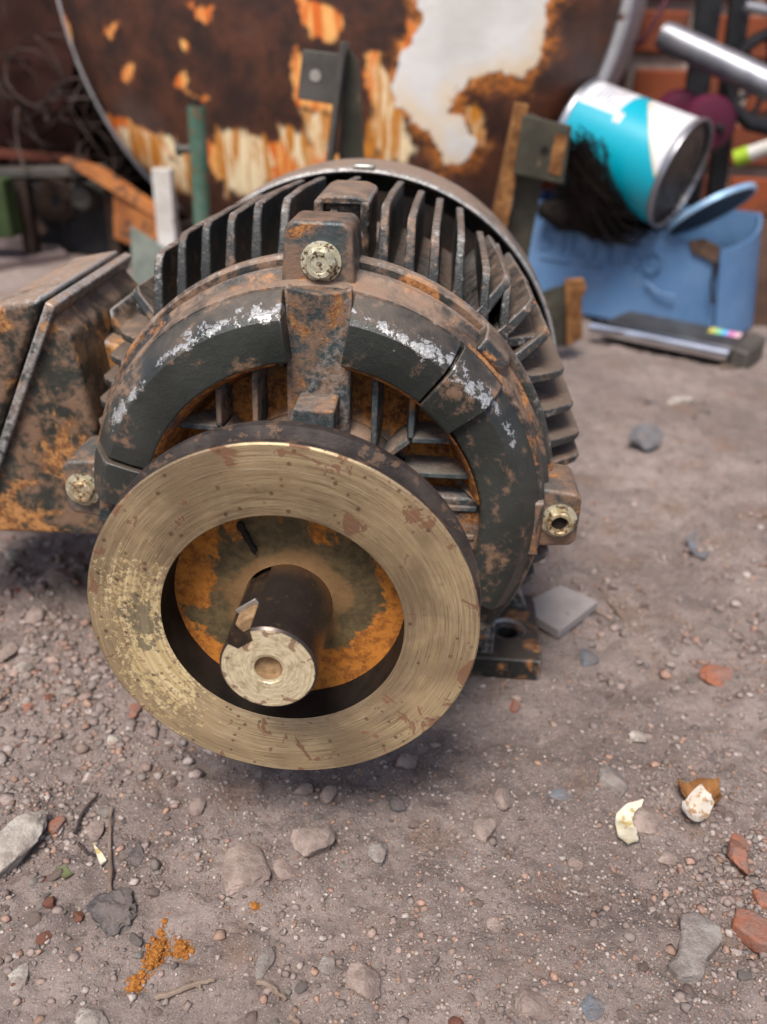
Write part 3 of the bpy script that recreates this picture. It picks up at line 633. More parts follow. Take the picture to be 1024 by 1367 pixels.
    wc = s.mix(s.ma('MULTIPLY', s.ma('MULTIPLY', yl, s.ss(n3, .42, .6)), .6), wc, (.70, .48, .22))
    colr = s.mix(w_, colr, wc)
    colr = s.mix(s.ma('MULTIPLY', s.ss(n1, .70, .73), .8), colr, (.09, .03, .012))
    M['tankhead'] = s.fin(colr, s.mixf(s.ma('MAXIMUM', w_, c_), .42, .30), 0, [(n1, .4, .006), (w_, .3, .002)], spec=.5)
    head = mb.build('tank_head', M['tankhead'], root, origin=tc)
    for nm, polys in (('white', W), ('cream', CR), ('bloom', OR)):
        f = np.full(u.shape, -9.)
        for pl in polys: f = np.maximum(f, poly_sd(pl, u, v))
        at = head.data.attributes.new(nm, 'FLOAT', 'POINT'); at.data.foreach_set('value', f.ravel().astype(np.float32))
    M['tankshell'] = simple('tank_shell_paint', (.50, .49, .50), (.36, .35, .36), .45, 0, 9, .3, 60, .003, c3=(.10, .045, .025), t3=.60)
    m2 = MB(); n = 160; vs = []
    for r_, h in ((.995, -.004), (1.0, -.012), (1.02, -.014), (1.034, -.006), (1.036, .05), (1.012, .056), (1.0, .06), (1.0, .5), (1.0, .75), (.93, .80), (.6, .86), (.0, .88)):
        for k in range(n):
            a = 2*math.pi*k/n; vs.append(tc+sd*(math.cos(a)*TR*r_)+zz*(math.sin(a)*TR*r_)+ax*h)
    m2.add(vs, [(i*n+k, i*n+(k+1) % n, (i+1)*n+(k+1) % n, (i+1)*n+k) for i in range(10) for k in range(n)], True).build('tank_shell', M['tankshell'], root, origin=tc)
    zb = tc.z-TR
    for h in (.18, .62):      # saddles that carry it
        c = tc+ax*h; pts = [c+sd*t+Vector((0, 0, zb+.10-tc.z if abs(t) > .2 else zb+.012-tc.z)) for t in (-.34, -.19, 0, .19, .34)]
        base = [Vector((c.x+sd.x*.34, c.y+sd.y*.34, 0)), Vector((c.x-sd.x*.34, c.y-sd.y*.34, 0))]
        MB().slab(pts+base, ax*.05).build('saddle', M['darkiron'], root)
M['darkiron'] = simple('dark_scrap_iron', (.022, .015, .012), (.05, .03, .022), .85, 0, 20, .4, 120, .002)
tank()

# ------------------------------------------------------------------ brick wall
WY = 1.98
wall = empty('brick_wall', (0, WY, 0)); tag(wall, 'red brick wall with thick grey mortar joints behind the tank', 'wall')
M['mortar'] = simple('grey_mortar', (.26, .20, .17), (.36, .29, .25), .95, 0, 14, .6, 80, .006)
s = NT('red_brick'); rr_ = s.rand(); n1 = s.noise(12, 7, .65); b = s.mix(rr_, (.24, .062, .025), (.17, .045, .022)); b = s.mix(s.ss(n1, .45, .7), b, (.095, .04, .028)); M['brick'] = s.fin(b, .9, 0, [(n1, .5, .006)], spec=.2)
MB().box(-2.2, 2.4, WY+.012, WY+.16, -.05, 2.16).build('mortar', M['mortar'], wall, bevel=0)
bw, bh = .26, .092; jw, jh = .022, .030
bmesh_ = None
bz = P(900, 45, WY).z        # a course centre seen in the photo
z0 = bz-math.floor(bz/(bh+jh))*(bh+jh)
for r_ in range(0, 17):
    zc = z0+r_*(bh+jh)
    for c in range(-8, 9):
        xc = .09+c*(bw+jw)+(bw/2 if r_ % 2 else 0)
        if zc > 2.1: continue
        if bmesh_ is None:
            m = MB().box(-bw/2, bw/2, -.012, .03, -bh/2, bh/2); o = m.build('brick', M['brick'], None, origin=(0, 0, 0)); o.parent = wall; o['_w'] = [0, 0, 0]; bmesh_ = o.data
            bm = bmesh.new(); bm.from_mesh(bmesh_); bmesh.ops.bevel(bm, geom=bm.edges[:], offset=.005, segments=1, affect='EDGES'); bm.to_mesh(bmesh_); bm.free()
        else:
            o = bpy.data.objects.new('brick', bmesh_); col.objects.link(o); o.parent = wall
        o.location = (xc+rnd.uniform(-.004, .004), rnd.uniform(-.004, .004), zc+rnd.uniform(-.003, .003)); o.rotation_euler = (0, R(rnd.uniform(-.7, .7)), 0)

# ------------------------------------------------------------------ scrap between motor and tank
M['greenpaint'] = simple('faded_green_paint', (.055, .12, .085), (.10, .16, .12), .55, .1, 30, .3, 200, .002, c3=(.16, .09, .05), t3=.58)
M['olive'] = simple('olive_grey_steel', (.050, .046, .034), (.078, .070, .052), .5, .2, 22, .3, 150, .002, c3=(.20, .13, .07), t3=.62)
M['plate'] = simple('grey_plate_steel', (.075, .068, .060), (.11, .10, .088), .5, .3, 30, .2)
M['orange'] = simple('orange_rust_paint', (.36, .135, .04), (.22, .075, .025), .7, 0, 14, .5, 120, .003, c3=(.10, .05, .03), t3=.54)
M['rustplate'] = simple('flaking_rust', (.30, .14, .05), (.13, .055, .02), .9, 0, 45, .8, 160, .004)
M['white'] = simple('dirty_white_paint', (.62, .60, .57), (.45, .41, .37), .5, 0, 15, .2, c3=(.2, .13, .09), t3=.66)
M['brownred'] = simple('brown_red_paint', (.12, .035, .02), (.07, .025, .018), .6, 0, 15)
M['graygreen'] = simple('grey_green_sheet', (.17, .19, .16), (.12, .135, .115), .6, 0, 20, .3)
M['black'] = simple('black_enamel', (.010, .010, .012), (.022, .022, .025), .4, 0, 20)
M['moss'] = simple('moss_green_paint', (.045, .07, .022), (.025, .04, .016), .7, 0, 12)
M['silver'] = simple('dull_aluminium', (.36, .36, .39), (.26, .26, .29), .42, .75, 20, .1)
M['chrome'] = simple('polished_chrome', (.75, .77, .82), (.6, .62, .66), .12, 1, 10, .03)

def gzp(p): return gz(p.x, p.y)
# upright with a drilled plate, behind the fan cover (left one)
Yp = .62; a = P(436, 232, Yp); b = P(466, 56, Yp); c = P(495, 232, Yp)
root = empty('bracket_post', (a.x+.03, Yp, 0)); tag(root, 'olive steel angle upright with a drilled grey plate near its top', 'bracket')
top = b.z; tl = P(452, 66, Yp); tr = P(470, 56, Yp)
bl = Vector((P(434, 300, Yp).x, Yp, 0)); w_ = .0075
xl0, xl1 = P(458, 60, Yp).x, P(438, 225, Yp).x
lean = (xl1-xl0)/(P(458, 60, Yp).z-P(438, 225, Yp).z)
def post_slab(x0, x1, y0, y1, ztop, lean, name, m):
    return MB().hexa([(x0+lean*ztop, y0, 0), (x1+lean*ztop, y0, 0), (x1+lean*ztop, y1, 0), (x0+lean*ztop, y1, 0)], [(x0, y0, ztop), (x1, y0, ztop), (x1, y1, ztop), (x0, y1, ztop)]).build(name, M[m], root, bevel=.001)
post_slab(xl0, xl0+.0065, Yp-.030, Yp+.006, top, lean, 'angle_flange', 'plate')
MB().hexa([(xl1-.004, Yp+.0065, 0), (xl1+.070, Yp+.0065, 0), (xl1+.070, Yp+.0125, 0), (xl1-.004, Yp+.0125, 0)], [(xl0+.002, Yp+.0065, top-.002), (xl0+.018, Yp+.0065, top-.02), (xl0+.018, Yp+.0125, top-.02), (xl0+.002, Yp+.0125, top-.002)]).build('angle_web', M['olive'], root, bevel=.001)
q = [P(404, 66, Yp-.025), P(456, 72, Yp-.025), P(448, 140, Yp-.025), P(397, 132, Yp-.025)]
pl = MB().slab(q, (0, .006, 0)).build('plate', M['plate'], root, bevel=.001)
h = P(421, 101, Yp-.025); MB().lathe([(0, -.0012), (.0065, -.0012), (.0065, .0015), (0, .0015)], 20, centre=(h.x, h.y, h.z)).build('bolt_hole', M['steel_edge'], pl)

# second upright to the right
Yp = .66
root = empty('bracket_post', (P(690, 300, Yp).x, Yp, 0)); tag(root, 'leaning olive steel upright with rusted edge and square plate beside the wire tangle', 'bracket')
t0, t1, b0, b1 = P(688, 138, Yp), P(706, 140, Yp), P(655, 300, Yp), P(678, 300, Yp)
def ext(t, b): k = (t.z)/(t.z-b.z); return t+(b-t)*k
MB().slab([t0, t1, ext(t1, b1), ext(t0, b0)], (0, .03, 0)).build('angle_flange', M['rustplate'], root, bevel=.001)
t0, t1, b0, b1 = P(706, 150, Yp+.03), P(738, 165, Yp+.03), P(676, 320, Yp+.03), P(708, 330, Yp+.03)
MB().slab([t0, t1, ext(t1, b1), ext(t0, b0)], (0, .006, 0)).build('angle_web', M['olive'], root, bevel=.001)
q = [P(698, 153, Yp-.006), P(764, 168, Yp-.006), P(752, 246, Yp-.006), P(686, 232, Yp-.006)]
pl = MB().slab(q, (0, .0055, 0)).build('plate', M['olive'], root, bevel=.001)
MB().slab([P(741, 178, Yp-.0075), P(757, 181, Yp-.0075), P(748, 235, Yp-.0075), P(732, 231, Yp-.0075)], (0, .0014, 0)).build('rust_patch', M['rustplate'], pl)
h = P(727, 201, Yp-.006); MB().lathe([(0, -.0008), (.005, -.0008), (.005, .0015), (0, .0015)], 20, centre=(h.x, h.y, h.z)).build('bolt_hole', M['hole'], pl)

# green pipe stake with a side stub
Yp = 1.02; a = P(262, 142, Yp); b = P(271, 310, Yp); k = a.z/(a.z-b.z); g0 = a+(b-a)*k
root = empty('green_stake', (g0.x, g0.y, 0)); tag(root, 'thin green painted pipe standing upright with a short side stub', 'pipe')
MB().tube([g0+Vector((0, 0, -.02)), a], .0150, 20).build('pipe', M['greenpaint'], root)
s0 = P(262, 198, Yp); s1 = P(236, 200, Yp); MB().tube([s0, s0.lerp(s1, .6), s1], [.006, .0065, .011], 14).build('side_stub', M['plate'], root)
MB().tube([a, a+Vector((-.002, 0, .012))], [.009, .007], 12).build('pipe_tip', M['darkiron'], root)
# pale post
Yp = 1.22; a = P(214, 226, Yp); b = P(217, 285, Yp); g0 = Vector((b.x+.004, Yp, 0))
MB().hexa([(g0.x-.018, Yp, -.01), (g0.x+.018, Yp, -.01), (g0.x+.018, Yp+.03, -.01), (g0.x-.018, Yp+.03, -.01)], [(a.x-.018, Yp, a.z), (a.x+.018, Yp, a.z), (a.x+.018, Yp+.03, a.z), (a.x-.018, Yp+.03, a.z)]).build('pale_stake', M['white'], bevel=.002)
tag(bpy.data.objects['pale_stake'], 'short dirty white stake standing under the tank rim', 'stake')

# frame of rusty flat bars on the left
Yp = 1.32
root = empty('scrap_stand', (P(100, 300, Yp).x, Yp, 0)); tag(root, 'low scrap stand of grey bar and orange rusted plate on the left', 'scrap stand')
MB().slab([P(-60, 228, Yp), P(130, 222, Yp), P(138, 236, Yp), P(-60, 238, Yp)], (0, .05, 0)).build('cross_bar', M['plate'], root, bevel=.002)
MB().slab([P(80, 214, Yp-.03), P(130, 226, Yp-.03), P(218, 287, Yp-.09), P(208, 292, Yp-.09), P(122, 238, Yp-.03)], (0, .03, .004)).build('slanted_bar', M['orange'], root, bevel=.001)
MB().slab([P(150, 246, Yp-.045), P(212, 290, Yp-.088), P(212, 336, Yp-.088), P(190, 334, Yp-.08), P(152, 318, Yp-.05)], (0, .006, 0)).build('orange_plate', M['orange'], root, bevel=.001)
MB().slab([P(213, 288, Yp-.09), P(224, 290, Yp-.07), P(224, 330, Yp-.07), P(213, 336, Yp-.09)], (0, .006, 0)).build('end_plate', M['brownred'], root, bevel=.001)
q0 = P(136, 240, Yp); q1 = P(150, 240, Yp); MB().box(q0.x, q1.x, Yp, Yp+.03, 0, q0.z).build('leg', M['darkiron'], root, bevel=.002)
q0 = P(18, 240, Yp); q1 = P(34, 240, Yp); MB().box(q0.x, q1.x, Yp-.005, Yp+.03, 0, q0.z).build('leg', M['darkiron'], root, bevel=.002)
# dark machine housing behind the frame
Yp = 1.42
root = empty('machine_housing', (P(80, 300, Yp).x, Yp, 0)); tag(root, 'dark machine housing with a round bore behind the grey bar', 'machine housing')
q0 = P(30, 245, Yp); q1 = P(148, 245, Yp)
MB().box(q0.x, q1.x, Yp, Yp+.16, 0, q0.z).build('housing', M['black'], root, bevel=.006)
h = P(75, 268, Yp); MB().lathe([(.012, -.002), (.03, -.006), (.045, -.006), (.047, .001)], 32, centre=(h.x, Yp, h.z)).build('bore_ring', M['darkiron'], root)
q0 = P(100, 262, Yp-.04); MB().lathe([(0, -.02), (.02, -.02), (.026, -.01), (.026, .05), (0, .05)], 24, centre=(q0.x+.02, Yp-.04, q0.z)).build('pipe_flange', M['plate'], root)
q0 = P(-60, 238, 1.25); q1 = P(24, 238, 1.25)
MB().slab([P(-70, 240, 1.25), P(2, 240, 1.25), P(18, 318, 1.25), P(-60, 320, 1.25)], (0, .05, 0)).build('green_casing', M['moss'], bevel=.004)
tag(bpy.data.objects['green_casing'], 'mossy green casing at the far left edge below the grey bar', 'casing')
# dark red board lying at the left edge
MB().slab([P(-60, 205, 1.5), P(28, 212, 1.5), P(28, 226, 1.5), P(-60, 224, 1.5)], (0, .12, 0)).build('board', M['brownred'], bevel=.002); tag(bpy.data.objects['board'], 'dark red board end under the wire heap at the left', 'board')
# grey green sheet leaning
a, b, c, d = P(174, 302, 1.02), P(240, 345, .95), P(232, 392, .93), P(172, 384, .95)
MB().slab([a, b, Vector((c.x, c.y, gzp(c)-.01)), Vector((d.x, d.y, gzp(d)-.01))], (0, .005, .001)).build('sheet_offcut', M['graygreen'], bevel=.001); tag(bpy.data.objects['sheet_offcut'], 'grey green sheet metal offcut leaning by the orange plate', 'metal sheet')
# white panel, dark panels top left
root = None
MB().slab([P(-80, 8, 1.7), P(23, 16, 1.7), P(10, 76, 1.7), P(-80, 80, 1.7)], (0, .02, 0)).build('white_panel', M['white'], bevel=.002); tag(bpy.data.objects['white_panel'], 'white painted panel at the top left corner', 'panel')
MB().slab([P(20, 20, 1.8), P(72, 45, 1.75), P(76, 105, 1.75), P(5, 85, 1.8)], (0, .02, 0)).build('dull_sheet', simple('dull_blue_grey_panel', (.05, .055, .055), (.02, .022, .022), .5), bevel=.002); tag(bpy.data.objects['dull_sheet'], 'dull grey panel beside the white panel, left of the tank', 'metal sheet')
MB().slab([P(-90, 78, 1.66), P(10, 84, 1.66), P(75, 108, 1.66), P(75, 120, 1.66), P(-90, 100, 1.66)], (0, .06, 0)).build('shelf_bar', M['darkiron'], bevel=.002); tag(bpy.data.objects['shelf_bar'], 'dark rusty flat bar under the white panel', 'bar')
# dark drum body of the scrap heap left of the tank
drum = MB().tube([(-1.35, 1.75, .34), (-.72, 1.75, .31)], .30, 40).build('scrap_drum', simple('dark_brown_drum', (.022, .011, .009), (.040, .018, .015), .95, 0, 8, .6, 60, .008, spec=.03), sharp=50); tag(drum, 'dark brown old drum lying behind the wire heap', 'drum')
MB().box(-1.9, -.62, 1.86, 1.95, 0, 1.25).build('dark_board', simple('dark_board', (.010, .008, .007), (.02, .014, .011), .95, spec=.03), bevel=.004); tag(bpy.data.objects['dark_board'], 'tall dark board leaning on the wall at the far left', 'board')
# wire heap
def wires(n, centre, size, r_, seed, turns=1.0, droop=0):
    rd = random.Random(seed); mb = MB()
    for i in range(n):
        p = Vector((centre[0]+rd.gauss(0, size[0]*.5), centre[1]+rd.gauss(0, size[1]*.5), centre[2]+rd.gauss(0, size[2]*.45))); d = Vector((rd.uniform(-1, 1), rd.uniform(-1, 1), rd.uniform(-.5, .5))).normalized(); pts = [p]
        ax_ = Vector((rd.uniform(-1, 1), rd.uniform(-1, 1), rd.uniform(-1, 1))).normalized()
        for k in range(9):
            d = Matrix.Rotation(rd.uniform(.1, .7)*turns, 3, ax_) @ d; d.z -= droop; d.normalize(); p = p+d*size[0]*.22; p = Vector((p.x, p.y, max(p.z, .006))); pts.append(p)
        mb.tube(pts, r_*rd.uniform(.7, 1.2), 4, cap=False)
    return mb
M['wire'] = simple('dusty_dark_wire', (.028, .018, .015), (.07, .048, .04), .7, .2, 12, .1)
q = P(75, 185, 1.42)
q = P(80, 165, 1.58); o = wires(330, (q.x-.02, q.y, q.z-.01), (.15, .07, .075), .0026, 3).build('wire_heap', M['wire']); tag(o, 'tangled heap of dusty brown wire left of the tank', 'wire heap', kind='stuff')
M['wire2'] = simple('black_brown_wire', (.010, .007, .006), (.03, .02, .016), .6, .2, 10, .1)

def scrap_bar(pts, r_, m, label, nm='scrap_bar'):
    o = MB().tube(pts, r_, 4 if nm == 'scrap_bar' else 14, smooth=nm != 'scrap_bar').build(nm, M[m], bevel=.001 if nm == 'scrap_bar' else 0); return tag(o, label, 'scrap bar' if nm == 'scrap_bar' else 'pipe')
scrap_bar([P(-60, 130, 1.50), P(95, 168, 1.62)], .014, 'darkiron', 'dark square bar slanting across the wire heap')
scrap_bar([P(-40, 40, 1.72), P(70, 10, 1.80)], .016, 'darkiron', 'dark bar above the white panel at the top left corner')
scrap_bar([P(150, 262, 1.50), P(330, 300, 1.62)], .018, 'darkiron', 'dark bar added to deepen the shade under the tank behind the orange plate')  # dark filler, added where only shade lies under the tank
scrap_bar([P(120, 275, 1.45), P(250, 318, 1.40)], .020, 'darkiron', 'dark filler pipe behind the green stake, added to deepen the shade', 'shade_filler_pipe')  # added dark piece standing in for shade below the tank rim
scrap_bar([P(-50, 200, 1.40), P(120, 215, 1.46)], .012, 'brownred', 'rusty brown bar lying on the grey cross bar at left')
scrap_bar([P(330, 290, 1.75), P(760, 300, 1.75)], .05, 'darkiron', 'thick dark filler pipe added to deepen the shade under the tank', 'shade_filler_pipe')  # filler, put in to keep the open gap under the tank dark
scrap_bar([P(30, 262, 1.36), P(60, 312, 1.34)], .010, 'darkiron', 'short dark bar leaning before the machine housing')
# bricks and slabs at the left edge, on the ground
def block(name, pts, h, m, label, cat, bevel=.004, z=None):
    g = [G(*p) for p in pts]; zz = z if z is not None else sum(gzp(q) for q in g)/len(g)
    mb = MB().add([Vector((q.x, q.y, zz-.006)) for q in g]+[Vector((q.x, q.y, zz+h)) for q in g], [list(range(len(g)))[::-1], list(range(len(g), 2*len(g)))]+[(i, (i+1) % len(g), len(g)+(i+1) % len(g), len(g)+i) for i in range(len(g))])
    o = mb.build(name, M[m], bevel=bevel); return tag(o, label, cat)
M['slab'] = simple('dusty_concrete', (.22, .17, .16), (.16, .12, .115), .9, 0, 14, .6, 150, .004)
block('paving_block', [(-60, 372), (92, 350), (60, 324), (-60, 336)], .020, 'slab', 'dusty paving block lying behind the terminal box at left', 'paving block')

# ------------------------------------------------------------------ right side: trough, wire, can, lid
M['brownrust'] = simple('brown_scab', (.10, .06, .04), (.05, .03, .022), .9, 0, 60, .8, 160, .004)
s = NT('blue_plastic'); n1 = s.noise(14, 6, .6); n2 = s.noise(60, 7, .65); x, y, z = s.xyz()
b = s.mix(s.ss(n1, .35, .7), (.070, .155, .30), (.10, .19, .34)); b = s.mix(s.ma('MULTIPLY', s.ss(n2, .60, .68), .55), b, (.13, .12, .12))
M['bluepaint'] = s.fin(b, s.mixf(n2, .38, .6), 0, [(n1, .25, .006), (n2, .1, .002)])
F0 = P(714, 270, 1.22); F1 = P(958, 331, 1.05); B1 = P(1016, 284, 1.19)
F0g = P(690, 395, 1.20); F1g = P(952, 438, 1.045); B1g = P(1000, 420, 1.18)
troot = empty('blue_trough', ((F0.x+F1.x)/2, 1.15, 0)); tag(troot, 'torn blue box with embossed letters holding wire and a paint can', 'box')
def wall_pts(pt, pb, t):   # thick strip wall through top points pt and bottom points pb
    mb = MB(); n = len(pt); vs = []
    for i in range(n):
        d = (pt[min(i+1, n-1)]-pt[max(i-1, 0)]); d.z = 0; d.normalize(); nn = Vector((-d.y, d.x, 0))*t
        vs += [pb[i], pt[i], pt[i]+nn, pb[i]+nn]
    fs = [(4*i+j, 4*i+4+j, 4*i+4+(j+1) % 4, 4*i+(j+1) % 4) for i in range(n-1) for j in range(4)]+[(0, 1, 2, 3), (4*n-1, 4*n-2, 4*n-3, 4*n-4)]
    return mb.add(vs, fs, False)
n = 24; pt = []; pb = []
for i in range(n+1):
    t = i/n; p = F0.lerp(F1, t); wob = .0035*math.sin(t*9)+.002*math.sin(t*23+1); p = p+Vector((0, 0, wob*(.4+t*.6)))
    if .80 < t < .97: p.z -= .018*math.sin((t-.80)/.17*math.pi)
    pt.append(p); g_ = F0g.lerp(F1g, t); pb.append(Vector((g_.x, g_.y, .004)))
fw_ = wall_pts(pt, pb, .005).build('front_wall', M['bluepaint'], troot)
# rounded right corner and end
pt2 = []; pb2 = []
e0 = F1+Vector((.006, -.002, -.003)); e1 = B1; cen = Vector(((F1.x+B1.x)/2, (F1.y+B1.y)/2, 0)); out = Vector((.55, -.45, 0))*.035
for i in range(13):
    t = i/12; bul = out*math.sin(t*math.pi)**.8; p = e0.lerp(e1, t)+bul; p.z = e0.z+(e1.z-e0.z)*t-.006*math.sin(t*math.pi); pt2.append(p)
    g_ = F1g.lerp(B1g, t); pb2.append(Vector((g_.x, g_.y, .004))+bul+Vector((.006, 0, 0)))
wall_pts(pt2, pb2, .005).build('end_wall', M['bluepaint'], troot)
bk0 = F0+Vector((.03, .17, -.0)); bk1 = B1+Vector((0, .0, -.0))
wall_pts([bk1, bk0], [Vector((bk1.x, bk1.y, .004)), Vector((bk0.x, bk0.y, .004))], .005).build('back_wall', M['bluepaint'], troot)
wall_pts([bk0, F0+Vector((-.001, .001, 0))], [Vector((bk0.x, bk0.y, .004)), Vector((F0g.x-.001, F0g.y, .004))], .005).build('end_wall', M['bluepaint'], troot)
MB().slab([Vector((q.x, q.y, .006)) for q in (F0g, F1g, B1g, bk0)], (0, 0, .005)).build('bottom', M['bluepaint'], troot)
# embossed letters and curl on the front wall
def on_front(px, py):   # where the sight line meets the front wall
    nrm = (F1-F0).cross(F0g-F0).normalized(); d = ray(px, py); t = (F0-cam_pos).dot(nrm)/d.dot(nrm); return cam_pos+d*t
def emboss(px_pts, r_=.0024): 
    return MB().tube([on_front(*q) for q in px_pts], r_, 8).build('embossed_letter', M['bluepaint'], fw_)
for st_ in ([(742, 308), (728, 306), (724, 314), (736, 322), (734, 331), (720, 330)], [(754, 310), (750, 336)], [(766, 312), (762, 338), (778, 341)], [(786, 316), (794, 330), (806, 320)], [(794, 330), (790, 346)], [(816, 322), (810, 349), (822, 352)], [(842, 328), (832, 352)], [(842, 328), (850, 356)],
            [(866, 340), (876, 335), (884, 344), (880, 358), (870, 364), (860, 358), (861, 346), (866, 340)], [(862, 376), (878, 390), (902, 396)], [(772, 350), (802, 357)], [(722, 343), (760, 350)]):
    emboss(st_)
MB().tube([F0+Vector((0, -.001, .001))]+[p+Vector((0, 0, .001)) for p in pt[1:19]], .0035, 8).build('rolled_edge', M['bluepaint'], troot)
q = [on_front(918, 322), on_front(940, 318), on_front(962, 330), on_front(956, 352), on_front(940, 344), on_front(924, 338)]
MB().slab([p+Vector((0, -.004, 0)) for p in q], (0, .006, 0)).build('rust_scab', M['brownrust'], troot, bevel=.001)
MB().tube([on_front(957, 350)+Vector((0, -.002, 0)), on_front(950, 375)+Vector((0, -.002, 0)), on_front(951, 405)+Vector((0, -.002, 0))], [.005, .002, .003], 6).build('tear', M['hole'], troot)

# wire tangle on the trough, spilling over
def strands(n, seed):
    rd = random.Random(seed); mb = MB()
    for i in range(n):
        a = P(rd.gauss(768, 12), rd.gauss(205, 14), 1.02+rd.uniform(-.03, .10)); b = P(rd.gauss(868, 18), rd.gauss(280, 7), 1.14+rd.uniform(-.02, .06)); lat = Vector((rd.gauss(0, .018), rd.gauss(0, .02), rd.gauss(-.022, .022)))
        pts = []
        for k in range(9):
            t = k/8; pts.append(a.lerp(b, t)+lat*4*t*(1-t)*.8+Vector((rd.gauss(0, .003), rd.gauss(0, .003), rd.gauss(0, .003)-.03*math.sin(t*3.1))))
        mb.tube(pts, rd.uniform(.0009, .002), 4, cap=False)
    for i in range(n//3):
        a = P(rd.uniform(735, 850), rd.gauss(254, 6), 1.16+rd.uniform(-.02, .06)); d = Vector((rd.uniform(.3, 1), rd.uniform(-.2, .2), rd.uniform(-.6, .3))).normalized(); pts = [a]
        for k in range(6): a = a+d*.02; d = (d+Vector((rd.gauss(0, .3), rd.gauss(0, .3), rd.gauss(0, .3)))).normalized(); pts.append(a)
        mb.tube(pts, rd.uniform(.0009, .002), 4, cap=False)
    return mb
o = strands(420, 5).build('wire_tangle', M['wire2']); tag(o, 'bundle of fine dark wire spilling over the blue box', 'wire', kind='stuff')
q = P(808, 262, 1.17)
mb = MB(); v_, f_ = ico(3); mb.add([(q.x+.12*a[0]*1.0, q.y+.045*a[1], q.z-.030+.040*a[2]+.012*mnoise.noise(Vector(a)*4)) for a in v_], f_.tolist(), True)
o = mb.build('wire_wad', simple('matted_wire', (.010, .008, .007), (.03, .022, .018), .9, 0, 60, 1, 200, .01)); tag(o, 'matted dark wad of wire packed under the paint can', 'wire wad')

# paint can lying on the tangle: axis from far left to near right
c0 = P(776, 179, 1.18); c1 = P(906, 232, 1.075)
ca = (c1-c0).normalized(); CL = .205; mid = c0.lerp(c1, .5); c0 = mid-ca*CL/2; c1 = mid+ca*CL/2; CR_ = .089
e1_ = (Vector((0, 0, 1))-ca*ca.z).normalized(); e2_ = ca.cross(e1_)
can = empty('paint_can', mid-Vector((0, 0, CR_))); tag(can, 'turquoise and white labelled paint can lying on its side', 'paint can')
def cyl(prof, n=96, a0=0, a1=2*math.pi, m=None):
    mb = MB(); vs = []; full = a1-a0 > 6.28; mm = n if full else n+1
    for r_, h in prof:
        for k in range(mm):
            a = a0+(a1-a0)*k/n; vs.append(c0+ca*h+(e1_*math.cos(a)+e2_*math.sin(a))*r_)
    return mb.add(vs, [(i*mm+k, i*mm+(k+1) % mm, (i+1)*mm+(k+1) % mm, (i+1)*mm+k) for i in range(len(prof)-1) for k in range(n)], True)
# label: arc angle along the can, printed colours by position on the label
s = NT('printed_can_label'); u_ = s.attr('lu'); v_a = s.attr('lv'); n1 = s.noise(20, 5, .6)
# v: 0 at far end .. 1 near end; u: -1..1 round the can (0 = top)
teal = s.mix(n1, (.0, .36, .46), (.0, .29, .40)); white = (.62, .61, .62)
curve = s.ma('ADD', .55, s.ma('MULTIPLY', s.ma('POWER', s.ma('MAXIMUM', s.ma('ADD', u_, .04), 0), 1.15), 1.15))
right_white = s.ss(s.ma('SUBTRACT', v_a, curve), .0, .006)
gold = s.ss(s.ma('ABSOLUTE', s.ma('SUBTRACT', v_a, curve)), .010, .006)
blockm = s.ma('MULTIPLY', s.ss(s.ma('ADD', v_a, s.ma('MULTIPLY', u_, .16)), .42, .41), s.ss(u_, .17, .16))
diag = s.ss(s.ma('ADD', s.ma('MULTIPLY', s.ma('SUBTRACT', v_a, .20), 1.2), s.ma('MULTIPLY', u_, .65)), .22, .21)
lines = s.ma('MULTIPLY', s.ss(s.ma('FRACT', s.ma('MULTIPLY', v_a, 24)), .45, .6), s.ma('MULTIPLY', s.ss(v_a, .08, .09), s.ss(v_a, .36, .35)))
lines = s.ma('MULTIPLY', lines, s.ss(s.ma('ABSOLUTE', s.ma('SUBTRACT', u_, .0)), .13, .12))
lines = s.ma('MULTIPLY', lines, s.ss(s.noise(60, 2, .5), .36, .44))
colr = s.mix(right_white, teal, white); colr = s.mix(blockm, colr, white); colr = s.mix(s.ma('MULTIPLY', s.ma('MULTIPLY', lines, blockm), .75), colr, (.17, .17, .24))
colr = s.mix(gold, colr, (.55, .42, .16))
tagm = s.ma('MULTIPLY', s.ss(s.ma('ABSOLUTE', s.ma('SUBTRACT', v_a, .43)), .035, .033), s.ss(s.ma('ABSOLUTE', s.ma('SUBTRACT', u_, .17)), .035, .032))
colr = s.mix(tagm, colr, (.75, .72, .70)); tb2 = s.ma('MULTIPLY', tagm, s.ss(s.ma('ABSOLUTE', s.ma('SUBTRACT', v_a, .43)), .012, .010)); colr = s.mix(tb2, colr, (.5, .12, .05))
for (uu, vv, rr2, cc) in ((.0, .62, .020, (.75, .22, .08)), (.07, .63, .014, (.25, .35, .60)), (.04, .86, .020, (.72, .12, .14)), (.16, .78, .026, (.62, .60, .60))):
    d = s.ma('SQRT', s.ma('ADD', s.ma('POWER', s.ma('ABSOLUTE', s.ma('SUBTRACT', u_, uu)), 2), s.ma('POWER', s.ma('ABSOLUTE', s.ma('SUBTRACT', v_a, vv)), 2)))
    colr = s.mix(s.ma('MULTIPLY', s.ss(d, rr2, rr2*.7), .8), colr, cc)
grime = s.ss(s.noise(9, 7, .65), .62, .75); colr = s.mix(s.ma('MULTIPLY', grime, .5), colr, (.20, .17, .15))
M['canlabel'] = s.fin(colr, .32, 0, [(n1, .1, .003)])
lab = cyl([(CR_-.0012, .010+i*(CL-.020)/24) for i in range(25)], 128)
uv = []
for i in range(25):
    for k in range(128):
        a = 2*math.pi*k/128; a = a-2*math.pi if a > math.pi else a; uv.append((a/math.pi, i/24))
lo = lab.build('label', M['canlabel'], can)
